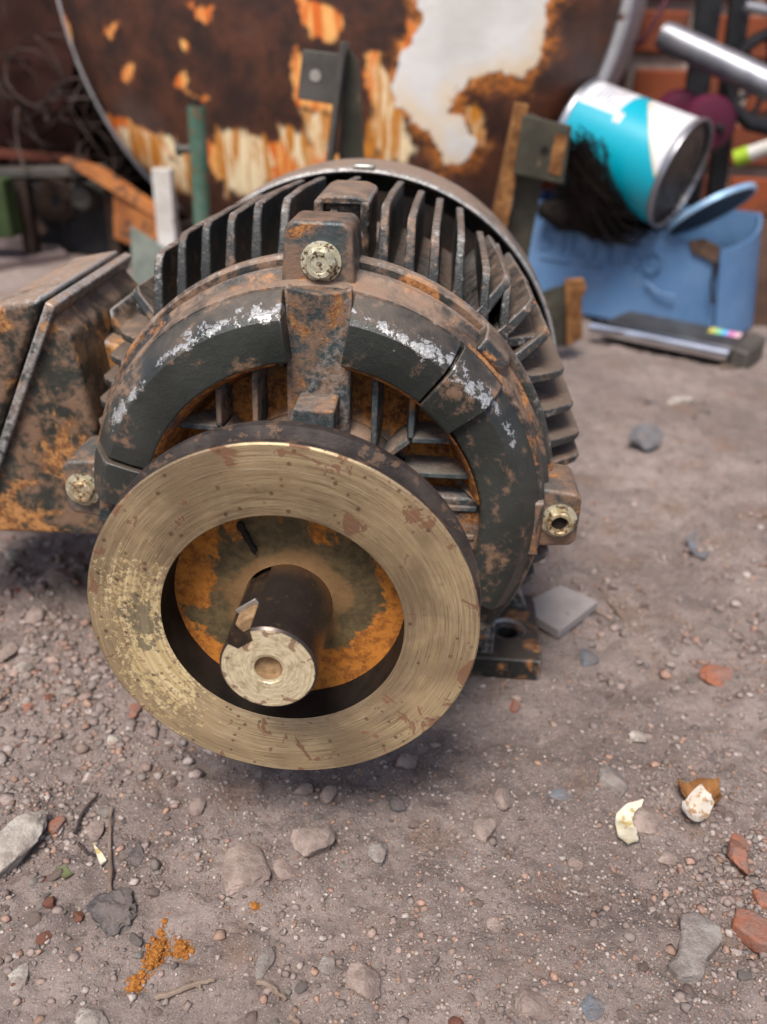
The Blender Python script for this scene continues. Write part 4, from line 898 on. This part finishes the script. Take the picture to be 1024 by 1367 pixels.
# turn u so that u<0 is the far/up side and u>0 the near side
sgn = 1 if e2_.y < 0 else -1
for nm, j in (('lu', 0), ('lv', 1)):
    at = lo.data.attributes.new(nm, 'FLOAT', 'POINT'); at.data.foreach_set('value', np.array([q[j]*(sgn if j == 0 else 1)-(.10 if j == 0 else 0) for q in uv], np.float32))
M['tin'] = simple('tin_plate', (.42, .42, .45), (.30, .30, .33), .35, .8, 20, .1)
cyl([(.07, .004), (CR_-.002, .004), (CR_+.001, .0), (CR_+.002, .003), (CR_+.001, .008), (CR_-.001, .0105)]).build('far_rim', M['tin'], can)
cyl([(CR_-.001, CL-.0105), (CR_+.001, CL-.008), (CR_+.0025, CL-.003), (CR_+.002, CL+.001), (CR_-.001, CL+.001), (CR_-.003, CL-.004)]).build('near_rim', M['tin'], can)
mbx = cyl([(CR_-.003, CL-.004), (CR_-.004, CL-.009), (CR_-.012, CL-.009), (CR_-.014, CL-.007), (CR_-.030, CL-.007), (CR_-.032, CL-.009), (CR_-.045, CL-.009), (CR_-.047, CL-.0075), (.001, CL-.0075)])
mbx.build('can_bottom', simple('dull_can_bottom', (.075, .06, .05), (.13, .11, .10), .45, .6, 30, .2), can)

# round lid leaning in the trough
lc = P(948, 281, 1.10); lv_ = (lc-cam_pos).normalized(); mj = (P(1003, 256, 1.12)-P(892, 302, 1.08)).normalized(); ln = mj.cross(lv_).normalized(); ln = ln if ln.z > 0 else -ln; ln = (ln*math.cos(R(14))+lv_*math.sin(R(14))).normalized(); la = mj; lb_ = ln.cross(la); LR = .080
lid = empty('round_lid', lc-Vector((0, 0, .03))); tag(lid, 'blue edged round lid leaning in the torn blue box', 'lid')
def disc(prof, n=64):
    vs = [lc+(la*math.cos(2*math.pi*k/n)+lb_*math.sin(2*math.pi*k/n))*r_+ln*h for r_, h in prof for k in range(n)]
    return MB().add(vs, [(i*n+k, i*n+(k+1) % n, (i+1)*n+(k+1) % n, (i+1)*n+k) for i in range(len(prof)-1) for k in range(n)], True)
disc([(.0005, -.002), (LR*.9, -.003), (LR*.93, .0), (.0005, .001)]).build('lid_panel', M['black'], lid)
disc([(LR*.93, .0), (LR*.96, .005), (LR, .004), (LR, -.004), (LR*.96, -.006), (LR*.92, -.003), (LR*.93, 0)]).build('lid_rim', simple('pale_blue_rim', (.25, .42, .62), (.35, .5, .68), .3, .3), lid)

# rusty stub with green plate in front of the trough
Yp = .86
root = empty('rusty_stub', (P(755, 450, Yp).x, Yp, 0)); tag(root, 'grey green plate with thick flaking rust edge standing beside the fins', 'plate')
MB().slab([P(700, 398, Yp-.02), P(757, 378, Yp+.02), P(757, 462, Yp+.02), P(700, 470, Yp-.02)], (.004, .008, 0)).build('plate', M['olive'], root, bevel=.001)
mb = MB().slab([P(755, 376, Yp+.012), P(780, 374, Yp+.03), P(784, 384, Yp+.03), P(777, 400, Yp+.03), P(778, 452, Yp+.03), P(757, 464, Yp+.012)], (.0, .02, 0)); mb.build('rusty_edge', M['rustplate'], root, bevel=.002)

# steel channel with chrome bar
Yp = .86
root = empty('steel_channel', (P(880, 450, .9).x, .9, 0)); tag(root, 'grey steel channel with a shiny chrome bar lying before the blue box', 'steel channel')
e0 = G(786, 452); e1 = G(975, 492)
dirv = (e1-e0); dirv.z = 0; LN = dirv.length; dirv.normalize(); per = Vector((-dirv.y, dirv.x, 0))
def along(t, s_, z): return e0+dirv*t*LN+per*s_+Vector((0, 0, z))
MB().hexa([along(.06, .012, .002), along(.98, .012, .002), along(1.02, .075, .002), along(.16, .075, .002)], [along(.06, .012, .030), along(.98, .012, .030), along(1.02, .075, .042), along(.16, .075, .042)]).build('channel_body', simple('brushed_dark_channel', (.16, .155, .15), (.11, .10, .10), .3, .7, 25, .15), root, bevel=.003)
MB().tube([along(0, .004, .020), along(.97, .004, .020)], .0115, 20).build('chrome_bar', M['chrome'], root)
MB().hexa([along(.98, .0, .0), along(1.10, .0, .0), along(1.12, .08, .0), along(1.02, .08, .0)], [along(.98, .0, .034), along(1.09, .0, .030), along(1.12, .08, .04), along(1.02, .08, .046)]).build('end_cap', M['plate'], root, bevel=.003)
for k, cc in enumerate([(.55, .50, .12), (.25, .55, .30), (.12, .40, .70), (.60, .20, .45), (.70, .45, .50)]):
    m_ = simple('sticker_%s' % ['yellow', 'green', 'blue', 'magenta', 'pink'][k], cc, tuple(q*.8 for q in cc), .4)
    t0 = .76+k*.042; zz0 = .0395; MB().add([along(t0, .048, .0385), along(t0+.042, .048, .0385), along(t0+.042, .066, .0420), along(t0, .066, .0420), along(t0, .048, .0378), along(t0+.042, .048, .0378), along(t0+.042, .066, .0413), along(t0, .066, .0413)], [(0, 1, 2, 3), (7, 6, 5, 4), (0, 1, 5, 4), (2, 3, 7, 6), (1, 2, 6, 5), (3, 0, 4, 7)]).build('colour_sticker', m_, root)

# right edge things
M['wood'] = simple('dark_weathered_wood', (.05, .028, .02), (.09, .05, .035), .85, 0, 12, .5)
a = P(1010, 300, 1.25); MB().slab([P(1012, 296, 1.22), P(1090, 300, 1.22), P(1090, 460, 1.15), P(985, 440, 1.15)], (0, .05, 0)).build('timber_block', M['wood'], bevel=.004); tag(bpy.data.objects['timber_block'], 'dark weathered timber block at the right edge behind the blue box', 'timber block')
block('metal_strip', [(975, 418), (1060, 428), (1060, 436), (978, 424)], .004, 'plate', 'thin flat metal strip on the ground at the right edge', 'metal strip', .001)
root = empty('aluminium_pipe', P(880, 48, 1.5)); tag(root, 'dull aluminium pipe slanting in front of the brick wall', 'pipe')
a = P(884, 46, 1.50); b = P(1130, 162, 1.35); MB().tube([a, a.lerp(b, .04), b], [.024, .0275, .028], 28, cap=False).build('pipe_body', M['silver'], root)
dd = (b-a).normalized(); MB().tube([a-dd*.001, a+dd*.012], [.0238, .0242], 24).build('pipe_mouth', M['silver'], root)
root = empty('black_frame', (P(950, 100, 1.62).x, 1.62, 0)); tag(root, 'black steel frame with two uprights and a spoked ring by the wall', 'frame')
for (x0, x1, xb0, xb1) in ((940, 975, 915, 945), (985, 1012, 960, 985)):
    t0, t1, b0, b1 = P(x0, -60, 1.62), P(x1, -60, 1.62), P(xb0, 140, 1.62), P(xb1, 140, 1.62)
    MB().slab([t0, t1, ext(t1, b1), ext(t0, b0)], (0, .03, 0)).build('upright', M['black'], root, bevel=.003)
q = P(1030, 105, 1.58)
def ring(c, r_, t, n=40, nrm='y'):
    return MB().tube([(c.x+r_*math.cos(2*math.pi*k/n), c.y, c.z+r_*math.sin(2*math.pi*k/n)) for k in range(n+1)], t, 10, cap=False)
ring(q, .085, .012).build('ring', M['black'], root)
for k in range(5):
    a = k*math.pi/5; MB().tube([q+Vector((.085*math.cos(a), 0, .085*math.sin(a))), q-Vector((.085*math.cos(a), 0, .085*math.sin(a)))], .006, 8).build('spoke', M['black'], root)
MB().tube([P(995, 8, 1.56), P(1100, 30, 1.56)], .010, 12).build('bar', M['silver'], root)
MB().tube([P(975, 140, 1.55), P(1000, 165, 1.55), P(1060, 180, 1.55)], .015, 12).build('bar', M['black'], root)
M['maroon'] = simple('maroon_rubber', (.095, .012, .035), (.06, .010, .025), .55, 0, 12, .2)
root = empty('maroon_castor', (P(925, 165, 1.45).x, 1.45, P(925, 190, 1.45).z)); tag(root, 'pair of maroon rubber wheels on one axle behind the paint can', 'wheels')
for (px, py, Y, rp) in ((905, 152, 1.50, 30), (945, 165, 1.44, 36)):
    c = P(px, py, Y); r_ = pxsize(c, rp); MB().lathe([(.004, -.022), (r_*.5, -.022), (r_*.85, -.018), (r_, -.006), (r_, .012), (r_*.85, .02), (.004, .022)], 48, centre=(c.x, c.y, c.z)).build('wheel', M['maroon'], root)
c0_ = P(905, 152, 1.50); c1_ = P(945, 165, 1.44); MB().tube([c0_, c1_, c1_+(c1_-c0_)*.5], .007, 10).build('axle', M['black'], root)
MB().tube([c1_, Vector((c1_.x+.03, c1_.y+.05, .0))], .009, 10).build('stand', M['black'], root)
root = empty('pole', P(985, 210, 1.4)); tag(root, 'pale pole with a lime green tip reaching in from the right edge', 'pole')
a = P(981, 212, 1.42); b = P(1110, 168, 1.36); d = (b-a).normalized(); rp = pxsize(a, 11)
MB().tube([a, a+d*.028], rp, 20).build('green_tip', simple('lime_plastic', (.35, .50, .04), (.28, .42, .03), .45), root); MB().tube([a+d*.026, b], rp*.88, 20).build('shaft', M['white'], root)
# thin red cable with blue bead on the wall
cab = MB().tube([P(900, -20, 1.9), P(880, 20, 1.88), P(858, 55, 1.88), P(838, 62, 1.9), P(820, 55, 1.92)], .006, 8).build('thin_cable', simple('maroon_cable', (.10, .03, .04), (.07, .02, .03), .6)); tag(cab, 'thin dark red cable hanging against the brick wall', 'cable')
pass

# ------------------------------------------------------------------ stones, shards and twigs on the dirt
def stone_mat(name, c1, c2, c3):
    s = NT(name); rr_ = s.rand(); n1 = s.noise(90, 8, .65); n2 = s.noise(500, 5, .7); b = s.mix(rr_, c1, c2); b = s.mix(s.ss(n1, .42, .62), b, c3); b = s.mix(s.ma('MULTIPLY', s.ss(n2, .60, .68), .4), b, (.42, .38, .35))
    nz = s.normal()[2]; b = s.mix(s.ma('MULTIPLY', s.ss(s.noise(60, 7, .7, co=s.off((4, 1, 1))), .44, .60), .5), b, (.22, .17, .15))
    return s.fin(b, .88, 0, [(n1, .8, .0040), (n2, .8, .0016)], spec=.2)
M['st_grey'] = stone_mat('grey_stone', (.26, .23, .21), (.38, .34, .31), (.20, .17, .155))
M['st_pink'] = stone_mat('pinkish_stone', (.33, .245, .21), (.40, .31, .265), (.23, .17, .145))
M['st_red'] = stone_mat('terracotta', (.40, .155, .09), (.33, .12, .07), (.26, .12, .085))
M['st_pale'] = stone_mat('pale_stone', (.47, .42, .37), (.55, .50, .44), (.32, .27, .23))
M['st_dark'] = stone_mat('dark_stone', (.07, .065, .065), (.10, .09, .09), (.13, .115, .11))
M['st_blue'] = stone_mat('blue_grey_stone', (.15, .16, .18), (.20, .21, .23), (.13, .13, .14))
def rock_verts(seed, sub=3, cuts=9, rough=.10):
    rd = random.Random(seed); v, f = ico(sub); vs = [Vector(q) for q in v]; off = Vector((rd.uniform(0, 50),)*3)
    for k in range(cuts):
        n_ = Vector((rd.gauss(0, 1), rd.gauss(0, 1), rd.gauss(0, 1))).normalized(); d = rd.uniform(.50, .80)
        for q in vs:
            t = q.dot(n_)-d
            if t > 0: q -= n_*t*.92
    for q in vs: q *= 1+rough*mnoise.fractal(q*2.2+off, 1, 2, 4)+.06*mnoise.fractal(q*6+off, .7, 2, 4)
    return vs, f.tolist()
def rock(name, px, py, wpx, hpx, m, label, cat='stone', seed=1, h=.55, sink=.3, cuts=15, rot=0, rough=.07, sub=4):
    p = G(px, py); z = gz(p.x, p.y); sx = pxsize(p, wpx)/2; sy = pxsize(p, hpx)/2/.62; sz = min(sx, sy)*h
    vs, f = rock_verts(seed, sub, cuts, rough); ca_, sa_ = math.cos(R(rot)), math.sin(R(rot)); mb = MB(); out = []
    for q in vs:
        x, y = q.x*ca_-q.y*sa_, q.x*sa_+q.y*ca_; out.append((p.x+x*sx*1.08, p.y+y*sy*.98, z+sz*(1-2*sink)*.72+q.z*sz))
    o = mb.add(out, f, True).build(name, M[m], origin=(p.x, p.y, z), sharp=28); return tag(o, label, cat)
rock('stone', 20, 1132, 62, 84, 'st_pale', 'large pale stone cut off by the left edge of the picture', seed=3, h=.8, sink=.25)
rock('stone', 330, 1152, 70, 66, 'st_pink', 'flat pinkish stone in front of the pulley, largest of the foreground', seed=4, h=.45, sink=.38)
rock('stone', 418, 1134, 58, 46, 'st_pink', 'angular brownish stone just right of the largest pinkish one', seed=5, h=.8, sink=.3)
rock('stone', 380, 1158, 34, 32, 'st_pink', 'small brown stone wedged between the two foreground stones', seed=6, h=.7)
rock('stone', 488, 1318, 50, 42, 'st_pink', 'dusty pink stone near the bottom centre of the ground', seed=7, h=.7)
rock('stone', 505, 1145, 28, 30, 'st_grey', 'small grey stone right of the angular brownish stone', seed=8, h=.8)
rock('stone', 264, 1070, 22, 20, 'st_pink', 'round brown pebble below the pulley at left', 'pebble', seed=9, h=1, cuts=4)
rock('stone', 75, 1098, 20, 18, 'st_red', 'round terracotta pebble beside the dark twig', 'pebble', seed=10, h=.9, cuts=5)
rock('stone', 128, 1102, 28, 32, 'st_pink', 'brown grey stone beside the upright twig', seed=11, h=.8)
rock('stone', 147, 1215, 62, 42, 'st_dark', 'dark crumbly lump at the foot of the upright twig', 'lump', seed=12, h=.6, sink=.4, rough=.35, cuts=3)
rock('stone', 180, 1132, 24, 28, 'st_dark', 'small dark stone right of the upright twig', seed=13, h=.6)
rock('stone', 816, 1053, 36, 32, 'st_grey', 'smooth grey and tan stone above the cream shard', seed=14, h=.9, cuts=6, sink=.25)
rock('stone', 670, 1081, 22, 22, 'st_pink', 'round brown pebble right of the pulley bottom', 'pebble', seed=15, h=.9, cuts=4, sink=.25)
rock('stone', 646, 1115, 30, 28, 'st_pink', 'brown pebble below the round one right of the pulley', 'pebble', seed=16, h=.8, cuts=5)
rock('stone', 545, 1012, 36, 26, 'st_pink', 'tan stone just under the pulley lower right edge', seed=17, h=.8, sink=.2)
rock('stone', 868, 1104, 44, 34, 'st_pink', 'low brown stone between the cream shard and white shell', seed=18, h=.5)
rock('stone', 892, 1145, 30, 18, 'st_pink', 'flat oval tan stone under the white shell fragment', seed=19, h=.5)
rock('stone', 769, 1153, 20, 15, 'st_pink', 'small oval tan pebble alone right of centre', 'pebble', seed=20, h=.7, cuts=4)
rock('brick_fragment', 979, 1156, 34, 42, 'st_red', 'rounded orange brick fragment near the right edge', 'brick fragment', seed=21, h=1, sink=.2)
rock('stone', 985, 1136, 22, 22, 'st_red', 'small reddish stone touching the rounded brick fragment', seed=22, h=.8)
rock('stone', 353, 1280, 24, 34, 'st_grey', 'half buried oval grey stone near the forked root', seed=23, h=.5, cuts=4)
rock('stone', 436, 1285, 22, 24, 'st_grey', 'half buried light grey stone right of the oval one', seed=24, h=.5)
rock('stone', 120, 1360, 62, 36, 'st_pale', 'low pale stone at the bottom left edge', seed=25, h=.4)
rock('stone', 24, 1296, 32, 28, 'st_pale', 'low pale stone at the left near the bottom', seed=26, h=.4)
rock('stone', 705, 1355, 62, 40, 'st_pink', 'flat pinkish stone at the bottom edge right of centre', seed=27, h=.4)
rock('stone', 790, 1362, 34, 30, 'st_blue', 'flat blue grey chip at the bottom edge', seed=28, h=.3)
rock('stone', 862, 597, 44, 30, 'st_blue', 'blue grey stone on the dirt right of the fins', seed=29, h=1, sink=.15)
rock('stone', 905, 540, 42, 18, 'st_pale', 'pale flat stone beyond the blue grey stone', seed=30, h=.6)
rock('stone', 955, 911, 44, 24, 'st_red', 'long terracotta stone right of the foot', 'brick fragment', seed=31, h=.7)
rock('stone', 785, 880, 34, 32, 'st_blue', 'thin blue grey flake below the square tile', 'flake', seed=32, h=.3)
rock('stone', 850, 988, 24, 18, 'st_pale', 'small pale stone above the tan stone at right', seed=33, h=.7)
rock('stone', 688, 943, 16, 16, 'st_red', 'small orange brick crumb near the foot corner', 'brick fragment', seed=34, h=.9)
rock('stone', 180, 947, 18, 22, 'st_red', 'terracotta crumb beside the pulley lower left edge', 'brick fragment', seed=35, h=.8)
rock('stone', 152, 982, 18, 14, 'st_pale', 'white pebble left of the pulley bottom', 'pebble', seed=36, h=.8)
rock('stone', 38, 940, 16, 16, 'st_red', 'terracotta crumb at the far left of the pulley', 'brick fragment', seed=37, h=.8)
rock('stone', 12, 870, 28, 26, 'st_pink', 'pinkish stone at the left edge, upper of the pair', seed=38, h=.8)
rock('stone', 30, 893, 26, 26, 'st_pale', 'pale pinkish stone at the left edge, lower of the pair', seed=39, h=.8)
rock('stone', 78, 770, 52, 28, 'st_pink', 'broad brown stone on the dirt below the terminal box', seed=40, h=.6)
rock('stone', 18, 748, 28, 20, 'st_pale', 'grey pale stone under the terminal box', seed=41, h=.7)
rock('stone', 50, 820, 30, 24, 'st_pink', 'brown stone left of the pulley at middle height', seed=42, h=.8)
rock('stone', 915, 1250, 2, 2, 'st_grey', 'tiny chip lying beside the notched slab', 'pebble', seed=43)
rock('stone', 905, 1272, 26, 22, 'st_pink', 'tan stone right beside the notched slab', seed=44, h=.5) if False else None
rock('stone', 660, 1245, 26, 18, 'st_pink', 'low brown stone in the middle of the lower right dirt', seed=45, h=.5)
rock('stone', 592, 1165, 14, 14, 'st_pale', 'small pale pebble in the middle of the dirt', 'pebble', seed=46, h=.7) if False else None
rock('stone', 530, 1082, 26, 22, 'st_dark', 'dark stone with a rusty side under the pulley bottom', seed=47, h=.6)
rock('stone', 440, 1062, 24, 20, 'st_pink', 'tan stone just in front of the pulley bottom', seed=48, h=.9)
rock('stone', 404, 1056, 26, 16, 'st_pink', 'flattish tan stone left of the one before the pulley', seed=49, h=.6)
rock('stone', 750, 1068, 36, 20, 'st_blue', 'flat grey flake left of the smooth grey and tan stone', 'flake', seed=50, h=.35)

# square tile lying on the dirt beside the foot
def tile():
    zc = .018; pts = [(694, 780), (752, 752), (804, 774), (752, 812)]
    g = [G(a, b, zc+.016) for a, b in pts]; root = None
    mb = MB().add([Vector((q.x, q.y, zc-.008+.006*i)) if False else q-Vector((0, 0, .0095)) for i, q in enumerate(g)]+g, [(0, 1, 2, 3), (7, 6, 5, 4), (0, 1, 5, 4), (1, 2, 6, 5), (2, 3, 7, 6), (3, 0, 4, 7)])
    for v in mb.v: v.z -= .0225
    # keep plan position, lower onto the dirt
    o = mb.build('square_tile', simple('greyish_tile', (.27, .235, .225), (.32, .28, .265), .8, 0, 40, .3, 300, .001, c3=(.14, .085, .065), t3=.66), bevel=.001, seg=2); tag(o, 'small square grey tile lying on the dirt by the foot', 'tile')
tile()
# notched slab bottom right, and the flat brick pieces
def flat_shard(name, pts, h, m, label, cat, bevel=.0015, lift=.001):
    g = [G(a, b, h) for a, b in pts]; zb = np.mean([gzp(q) for q in g]); n = len(g)
    # refine outline with small irregularities
    out = []
    for i in range(n):
        a, b = g[i], g[(i+1) % n]; k = max(2, int((b-a).length/.004))
        for j in range(k):
            p = a.lerp(b, j/k); w = .0007*mnoise.noise(Vector((p.x*400, p.y*400, 0))); out.append(Vector((p.x+w, p.y-w, 0)))
    n = len(out)
    mb = MB().add([Vector((q.x, q.y, zb-.003)) for q in out]+[Vector((q.x, q.y, zb+h+lift+.0006*mnoise.noise(Vector((q.x*150, q.y*150, 2))))) for q in out], [list(range(n))[::-1], list(range(n, 2*n))]+[(i, (i+1) % n, n+(i+1) % n, n+i) for i in range(n)])
    o = mb.build(name, M[m], bevel=bevel); return tag(o, label, cat)
flat_shard('stone_slab', [(905, 1226), (928, 1224), (948, 1236), (962, 1246), (962, 1262), (942, 1284), (938, 1308), (905, 1311), (888, 1294), (904, 1276), (908, 1250)], .006, 'slabstone' if 'slabstone' in M else 'st_grey', 'flat notched purple grey stone slab at lower right', 'stone slab')
flat_shard('brick_fragment', [(980, 1219), (998, 1222), (1030, 1238), (1040, 1275), (1010, 1268), (976, 1242)], .006, 'st_red', 'flat orange brick fragment cut by the right edge', 'brick fragment')
flat_shard('brick_fragment', [(1002, 1194), (1040, 1204), (1040, 1222), (1010, 1216)], .004, 'st_red', 'smaller brick chip above the flat orange fragment at the right edge', 'brick fragment')

# shell and plaster bits: thin curled sheets
M['cream'] = simple('cream_shard', (.52, .46, .32), (.60, .55, .44), .7, 0, 90, .4, 400, .001, c3=(.40, .30, .12), t3=.60)
M['shell'] = simple('white_shell', (.60, .56, .50), (.48, .42, .35), .7, 0, 90, .5, 400, .0015, c3=(.36, .22, .12), t3=.56)
def curl(name, pts, m, label, cat, bend=.006, thick=.0014, lift=.002, seed=0):
    g = [G(a, b) for a, b in pts]; c = sum(g, Vector())/len(g); z = gz(c.x, c.y); nr = 8; n = 48; ring = []
    per = []
    for k in range(n):
        t = k/n*len(g); i = int(t); per.append(g[i].lerp(g[(i+1) % len(g)], t-i))
    mx = max((q-c).length for q in per); vs = []
    for side in (0, 1):
        for i in range(1, nr+1):
            for p in per:
                q = c.lerp(p, i/nr); r_ = (q-c).length/mx; h = bend*r_*r_+bend*.5*mnoise.noise(Vector((q.x*90, q.y*90, seed)))+lift
                vs.append((q.x, q.y, z+h-(thick if side else 0)))
    mb = MB(); fs = [((i)*n+k, i*n+(k+1) % n, (i+1)*n+(k+1) % n, (i+1)*n+k) for i in range(nr-1) for k in range(n)]
    o2 = nr*n; fs += [tuple(o2+j for j in f)[::-1] for f in fs[:]]; fs += [((nr-1)*n+k, (nr-1)*n+(k+1) % n, o2+(nr-1)*n+(k+1) % n, o2+(nr-1)*n+k) for k in range(n)]
    fs += [list(range(n)), [o2+k for k in range(n)][::-1]]
    return tag(mb.add(vs, fs, True).build(name, M[m], sharp=50), label, cat)
curl('cream_shard', [(822, 1090), (836, 1082), (857, 1077), (852, 1092), (848, 1108), (851, 1130), (836, 1138), (824, 1122), (820, 1104)], 'cream', 'cream coloured broken shard lying on the dirt', 'shard', seed=1)
curl('shell_fragment', [(905, 1092), (915, 1082), (928, 1076), (942, 1085), (946, 1098), (938, 1112), (925, 1124), (910, 1116), (903, 1104)], 'shell', 'crumpled white shell fragment with brown rim', 'shell', bend=.010, lift=.004, seed=2)
curl('dry_husk', [(898, 1064), (925, 1060), (952, 1066), (956, 1090), (946, 1100), (930, 1078), (912, 1082), (902, 1080)], 'rustplate', 'brown dry husk curled behind the white shell', 'husk', bend=.012, lift=.003, seed=3)
curl('dry_leaf', [(124, 1126), (136, 1136), (142, 1145), (134, 1152), (130, 1142)], 'cream', 'tiny pale dry leaf beside the upright twig', 'leaf', bend=.003, seed=5)
M['leafgreen'] = simple('olive_leaf', (.10, .12, .05), (.16, .15, .08), .7)
curl('dry_leaf', [(74, 1156), (86, 1152), (97, 1164), (84, 1168)], 'leafgreen', 'tiny olive dry leaf right of the large pale stone', 'leaf', bend=.003, seed=6)
curl('paper_scrap', [(915, 720), (926, 716), (934, 735), (946, 742), (940, 749), (922, 742)], 'st_blue', 'small grey scrap on the dirt right of the tile', 'scrap', bend=.006, seed=7)
# rust powder
M['powder'] = simple('orange_rust_powder', (.50, .21, .05), (.38, .14, .03), 1, 0, 250, 1, 900, .002)
def powder(px, py, w, h, ht, seed, label, n=1500):
    p = G(px, py); sx = pxsize(p, w)/2; sy = pxsize(p, h)/2/.65; rd = random.Random(seed); mb = MB(); v0, f0 = ico(1); F = f0.tolist()
    for i in range(n):
        a, r_ = rd.uniform(0, 6.283), abs(rd.gauss(0, .5)); wob = 1+.5*mnoise.noise(Vector((math.cos(a)*1.5, math.sin(a)*1.5, seed)))
        x, y = p.x+math.cos(a)*r_*sx*wob, p.y+math.sin(a)*r_*sy*wob; k = rd.uniform(.00025, .0007) if rd.random() < .93 else rd.uniform(.0008, .0018)
        lump = .6+.8*mnoise.noise(Vector((x*220, y*220, seed)))
        z = gz(x, y)+max(0, math.exp(-r_*r_*2.2)*ht*lump)*rd.uniform(.2, 1)+k*.3
        mb.add([(x+q[0]*k*rd.uniform(.7, 1.3), y+q[1]*k*rd.uniform(.7, 1.3), z+q[2]*k) for q in v0], F)
    return tag(mb.build('rust_powder', M['powder']), label, 'rust powder')
powder(207, 1262, 24, 46, .006, 2, 'larger pile of bright orange rust powder on the dirt', 1900)
powder(240, 1256, 34, 18, .003, 5, 'small lump of orange rust powder right of the larger pile', 500)
powder(178, 1306, 22, 18, .0015, 7, 'faint smear of orange powder below the larger pile', 500)
powder(340, 1204, 14, 10, .0015, 9, 'orange powder trace under the largest pinkish stone', 110)
# twigs
M['twig'] = simple('dry_twig', (.24, .18, .14), (.15, .105, .08), .9, 0, 60, .6, 400, .001)
M['twigdark'] = simple('dark_twig', (.07, .05, .045), (.04, .03, .028), .9, 0, 60, .6, 400, .001)
def twig(pts, r_, m, label, lift=.002, forks=()):
    root_pts = []
    for i, (a, b) in enumerate(pts): q = G(a, b); root_pts.append(Vector((q.x, q.y, gz(q.x, q.y)+lift+r_*.5)))
    def dens(ps):
        out = []
        for i in range(len(ps)-1):
            for j in range(4): out.append(ps[i].lerp(ps[i+1], j/4)+Vector((rnd.gauss(0, .0004), rnd.gauss(0, .0004), rnd.gauss(0, .0003))))
        return out+[ps[-1]]
    ps = dens(root_pts); mb = MB().tube(ps, [r_*(1-.45*i/len(ps))*rnd.uniform(.85, 1.15) for i in range(len(ps))], 8)
    for fk in forks:
        fp = [Vector((G(a, b).x, G(a, b).y, gz(G(a, b).x, G(a, b).y)+lift+r_*.4)) for a, b in fk]; fp = dens(fp); mb.tube(fp, [r_*.6*(1-.5*i/len(fp)) for i in range(len(fp))], 6)
    return tag(mb.build('twig', M[m]), label, 'twig')
twig([(148, 1192), (147, 1150), (146, 1110), (149, 1078)], .0014, 'twig', 'straight grey twig pointing up from the dark lump', lift=.003)
twig([(98, 1108), (112, 1082), (130, 1052)], .0012, 'twigdark', 'short dark twig between the terracotta pebble and the grey twig', lift=.003)
twig([(206, 1324), (240, 1318), (262, 1310), (286, 1305)], .0019, 'twig', 'curved pale root lying near the bottom left', forks=[[(262, 1310), (270, 1318)]])
twig([(344, 1310), (362, 1316), (382, 1330)], .0016, 'twig', 'forked pale root fragment right of the curved one', forks=[[(362, 1316), (372, 1332)]])
twig([(388, 1354), (400, 1366)], .0018, 'twig', 'short pale twig at the bottom edge')
twig([(104, 1122), (118, 1134), (128, 1138)], .0011, 'twigdark', 'tiny dark twig below the brown grey stone')
twig([(960, 498), (985, 490), (1012, 480)], .004, 'twig', 'pale bent stick in front of the steel channel end', lift=.002)
twig([(802, 785), (812, 805), (835, 832)], .0016, 'twig', 'thin pale twig beside the square tile', forks=[[(782, 812), (812, 826), (838, 834)]])
twig([(1000, 700), (950, 712), (905, 712)], .0028, 'twig', 'low grey stick half buried in the dirt at right') if False else None

# pebbles that look alike: individually placed
protos = []
for i in range(9):
    vs, f = rock_verts(100+i, 2, 7, .12); me = bpy.data.meshes.new('pebble'); me.from_pydata([tuple(v) for v in vs], [], f); me.polygons.foreach_set('use_smooth', [True]*len(f)); me.set_sharp_from_angle(angle=R(30)); protos.append(me)
kinds = [('st_grey', 'small grey pebble lying loose on the dirt', 50), ('st_pink', 'small brownish pebble lying loose on the dirt', 75), ('st_red', 'small terracotta crumb lying loose on the dirt', 36), ('st_pale', 'small pale chip lying loose on the dirt', 34)]
meshes = {}
regions = [(lambda x, y: y < 1000 and x < 200, 'left of the pulley'), (lambda x, y: y < 800, 'on the dirt right of the motor'), (lambda x, y: y < 1060, 'right of the motor foot'), (lambda x, y: x < 260, 'in the lower left of the dirt'), (lambda x, y: x < 560, 'on the dirt in front of the pulley'), (lambda x, y: y < 1200, 'around the cream shard'), (lambda x, y: True, 'around the notched slab at lower right')]
for mk, lb, cnt in kinds:
    for k in range(cnt):
        if mk == 'st_red' and rnd.random() < .55: px, py = rnd.uniform(0, 190), rnd.uniform(730, 1000)
        elif rnd.random() < .3: px, py = rnd.uniform(0, 240), rnd.uniform(730, 1340)
        else:
            px, py = rnd.uniform(-10, 1034), rnd.uniform(500, 1380)
            if 110 < px < 730 and py < 900: px, py = rnd.uniform(650, 1030), rnd.uniform(780, 1380)
        p = G(px, py)
        if footprint_blocked(p.x, p.y): continue
        key = (mk, rnd.randrange(9))
        if key not in meshes: meshes[key] = protos[key[1]].copy(); meshes[key].materials.append(M[mk])
        s_ = .0015+.0038*rnd.random()**2.6
        if p.y > .25: s_ *= 1.6
        o = bpy.data.objects.new('pebble', meshes[key]); col.objects.link(o); o.location = (p.x, p.y, gz(p.x, p.y)+s_*.15)
        o.scale = (s_*rnd.uniform(.8, 1.3), s_*rnd.uniform(.8, 1.3), s_*rnd.uniform(.5, .85)); o.rotation_euler = (rnd.uniform(-.3, .3), rnd.uniform(-.3, .3), rnd.uniform(0, 6.28))
        where = [w for f_, w in regions if f_(px, py)][0]; lb2 = lb.split(' lying')[0]
        tag(o, lb2+' '+where, 'pebble', lb2.replace('small ', '')+'s '+where)
for o in bpy.data.objects:
    if '_w' in o: del o['_w']
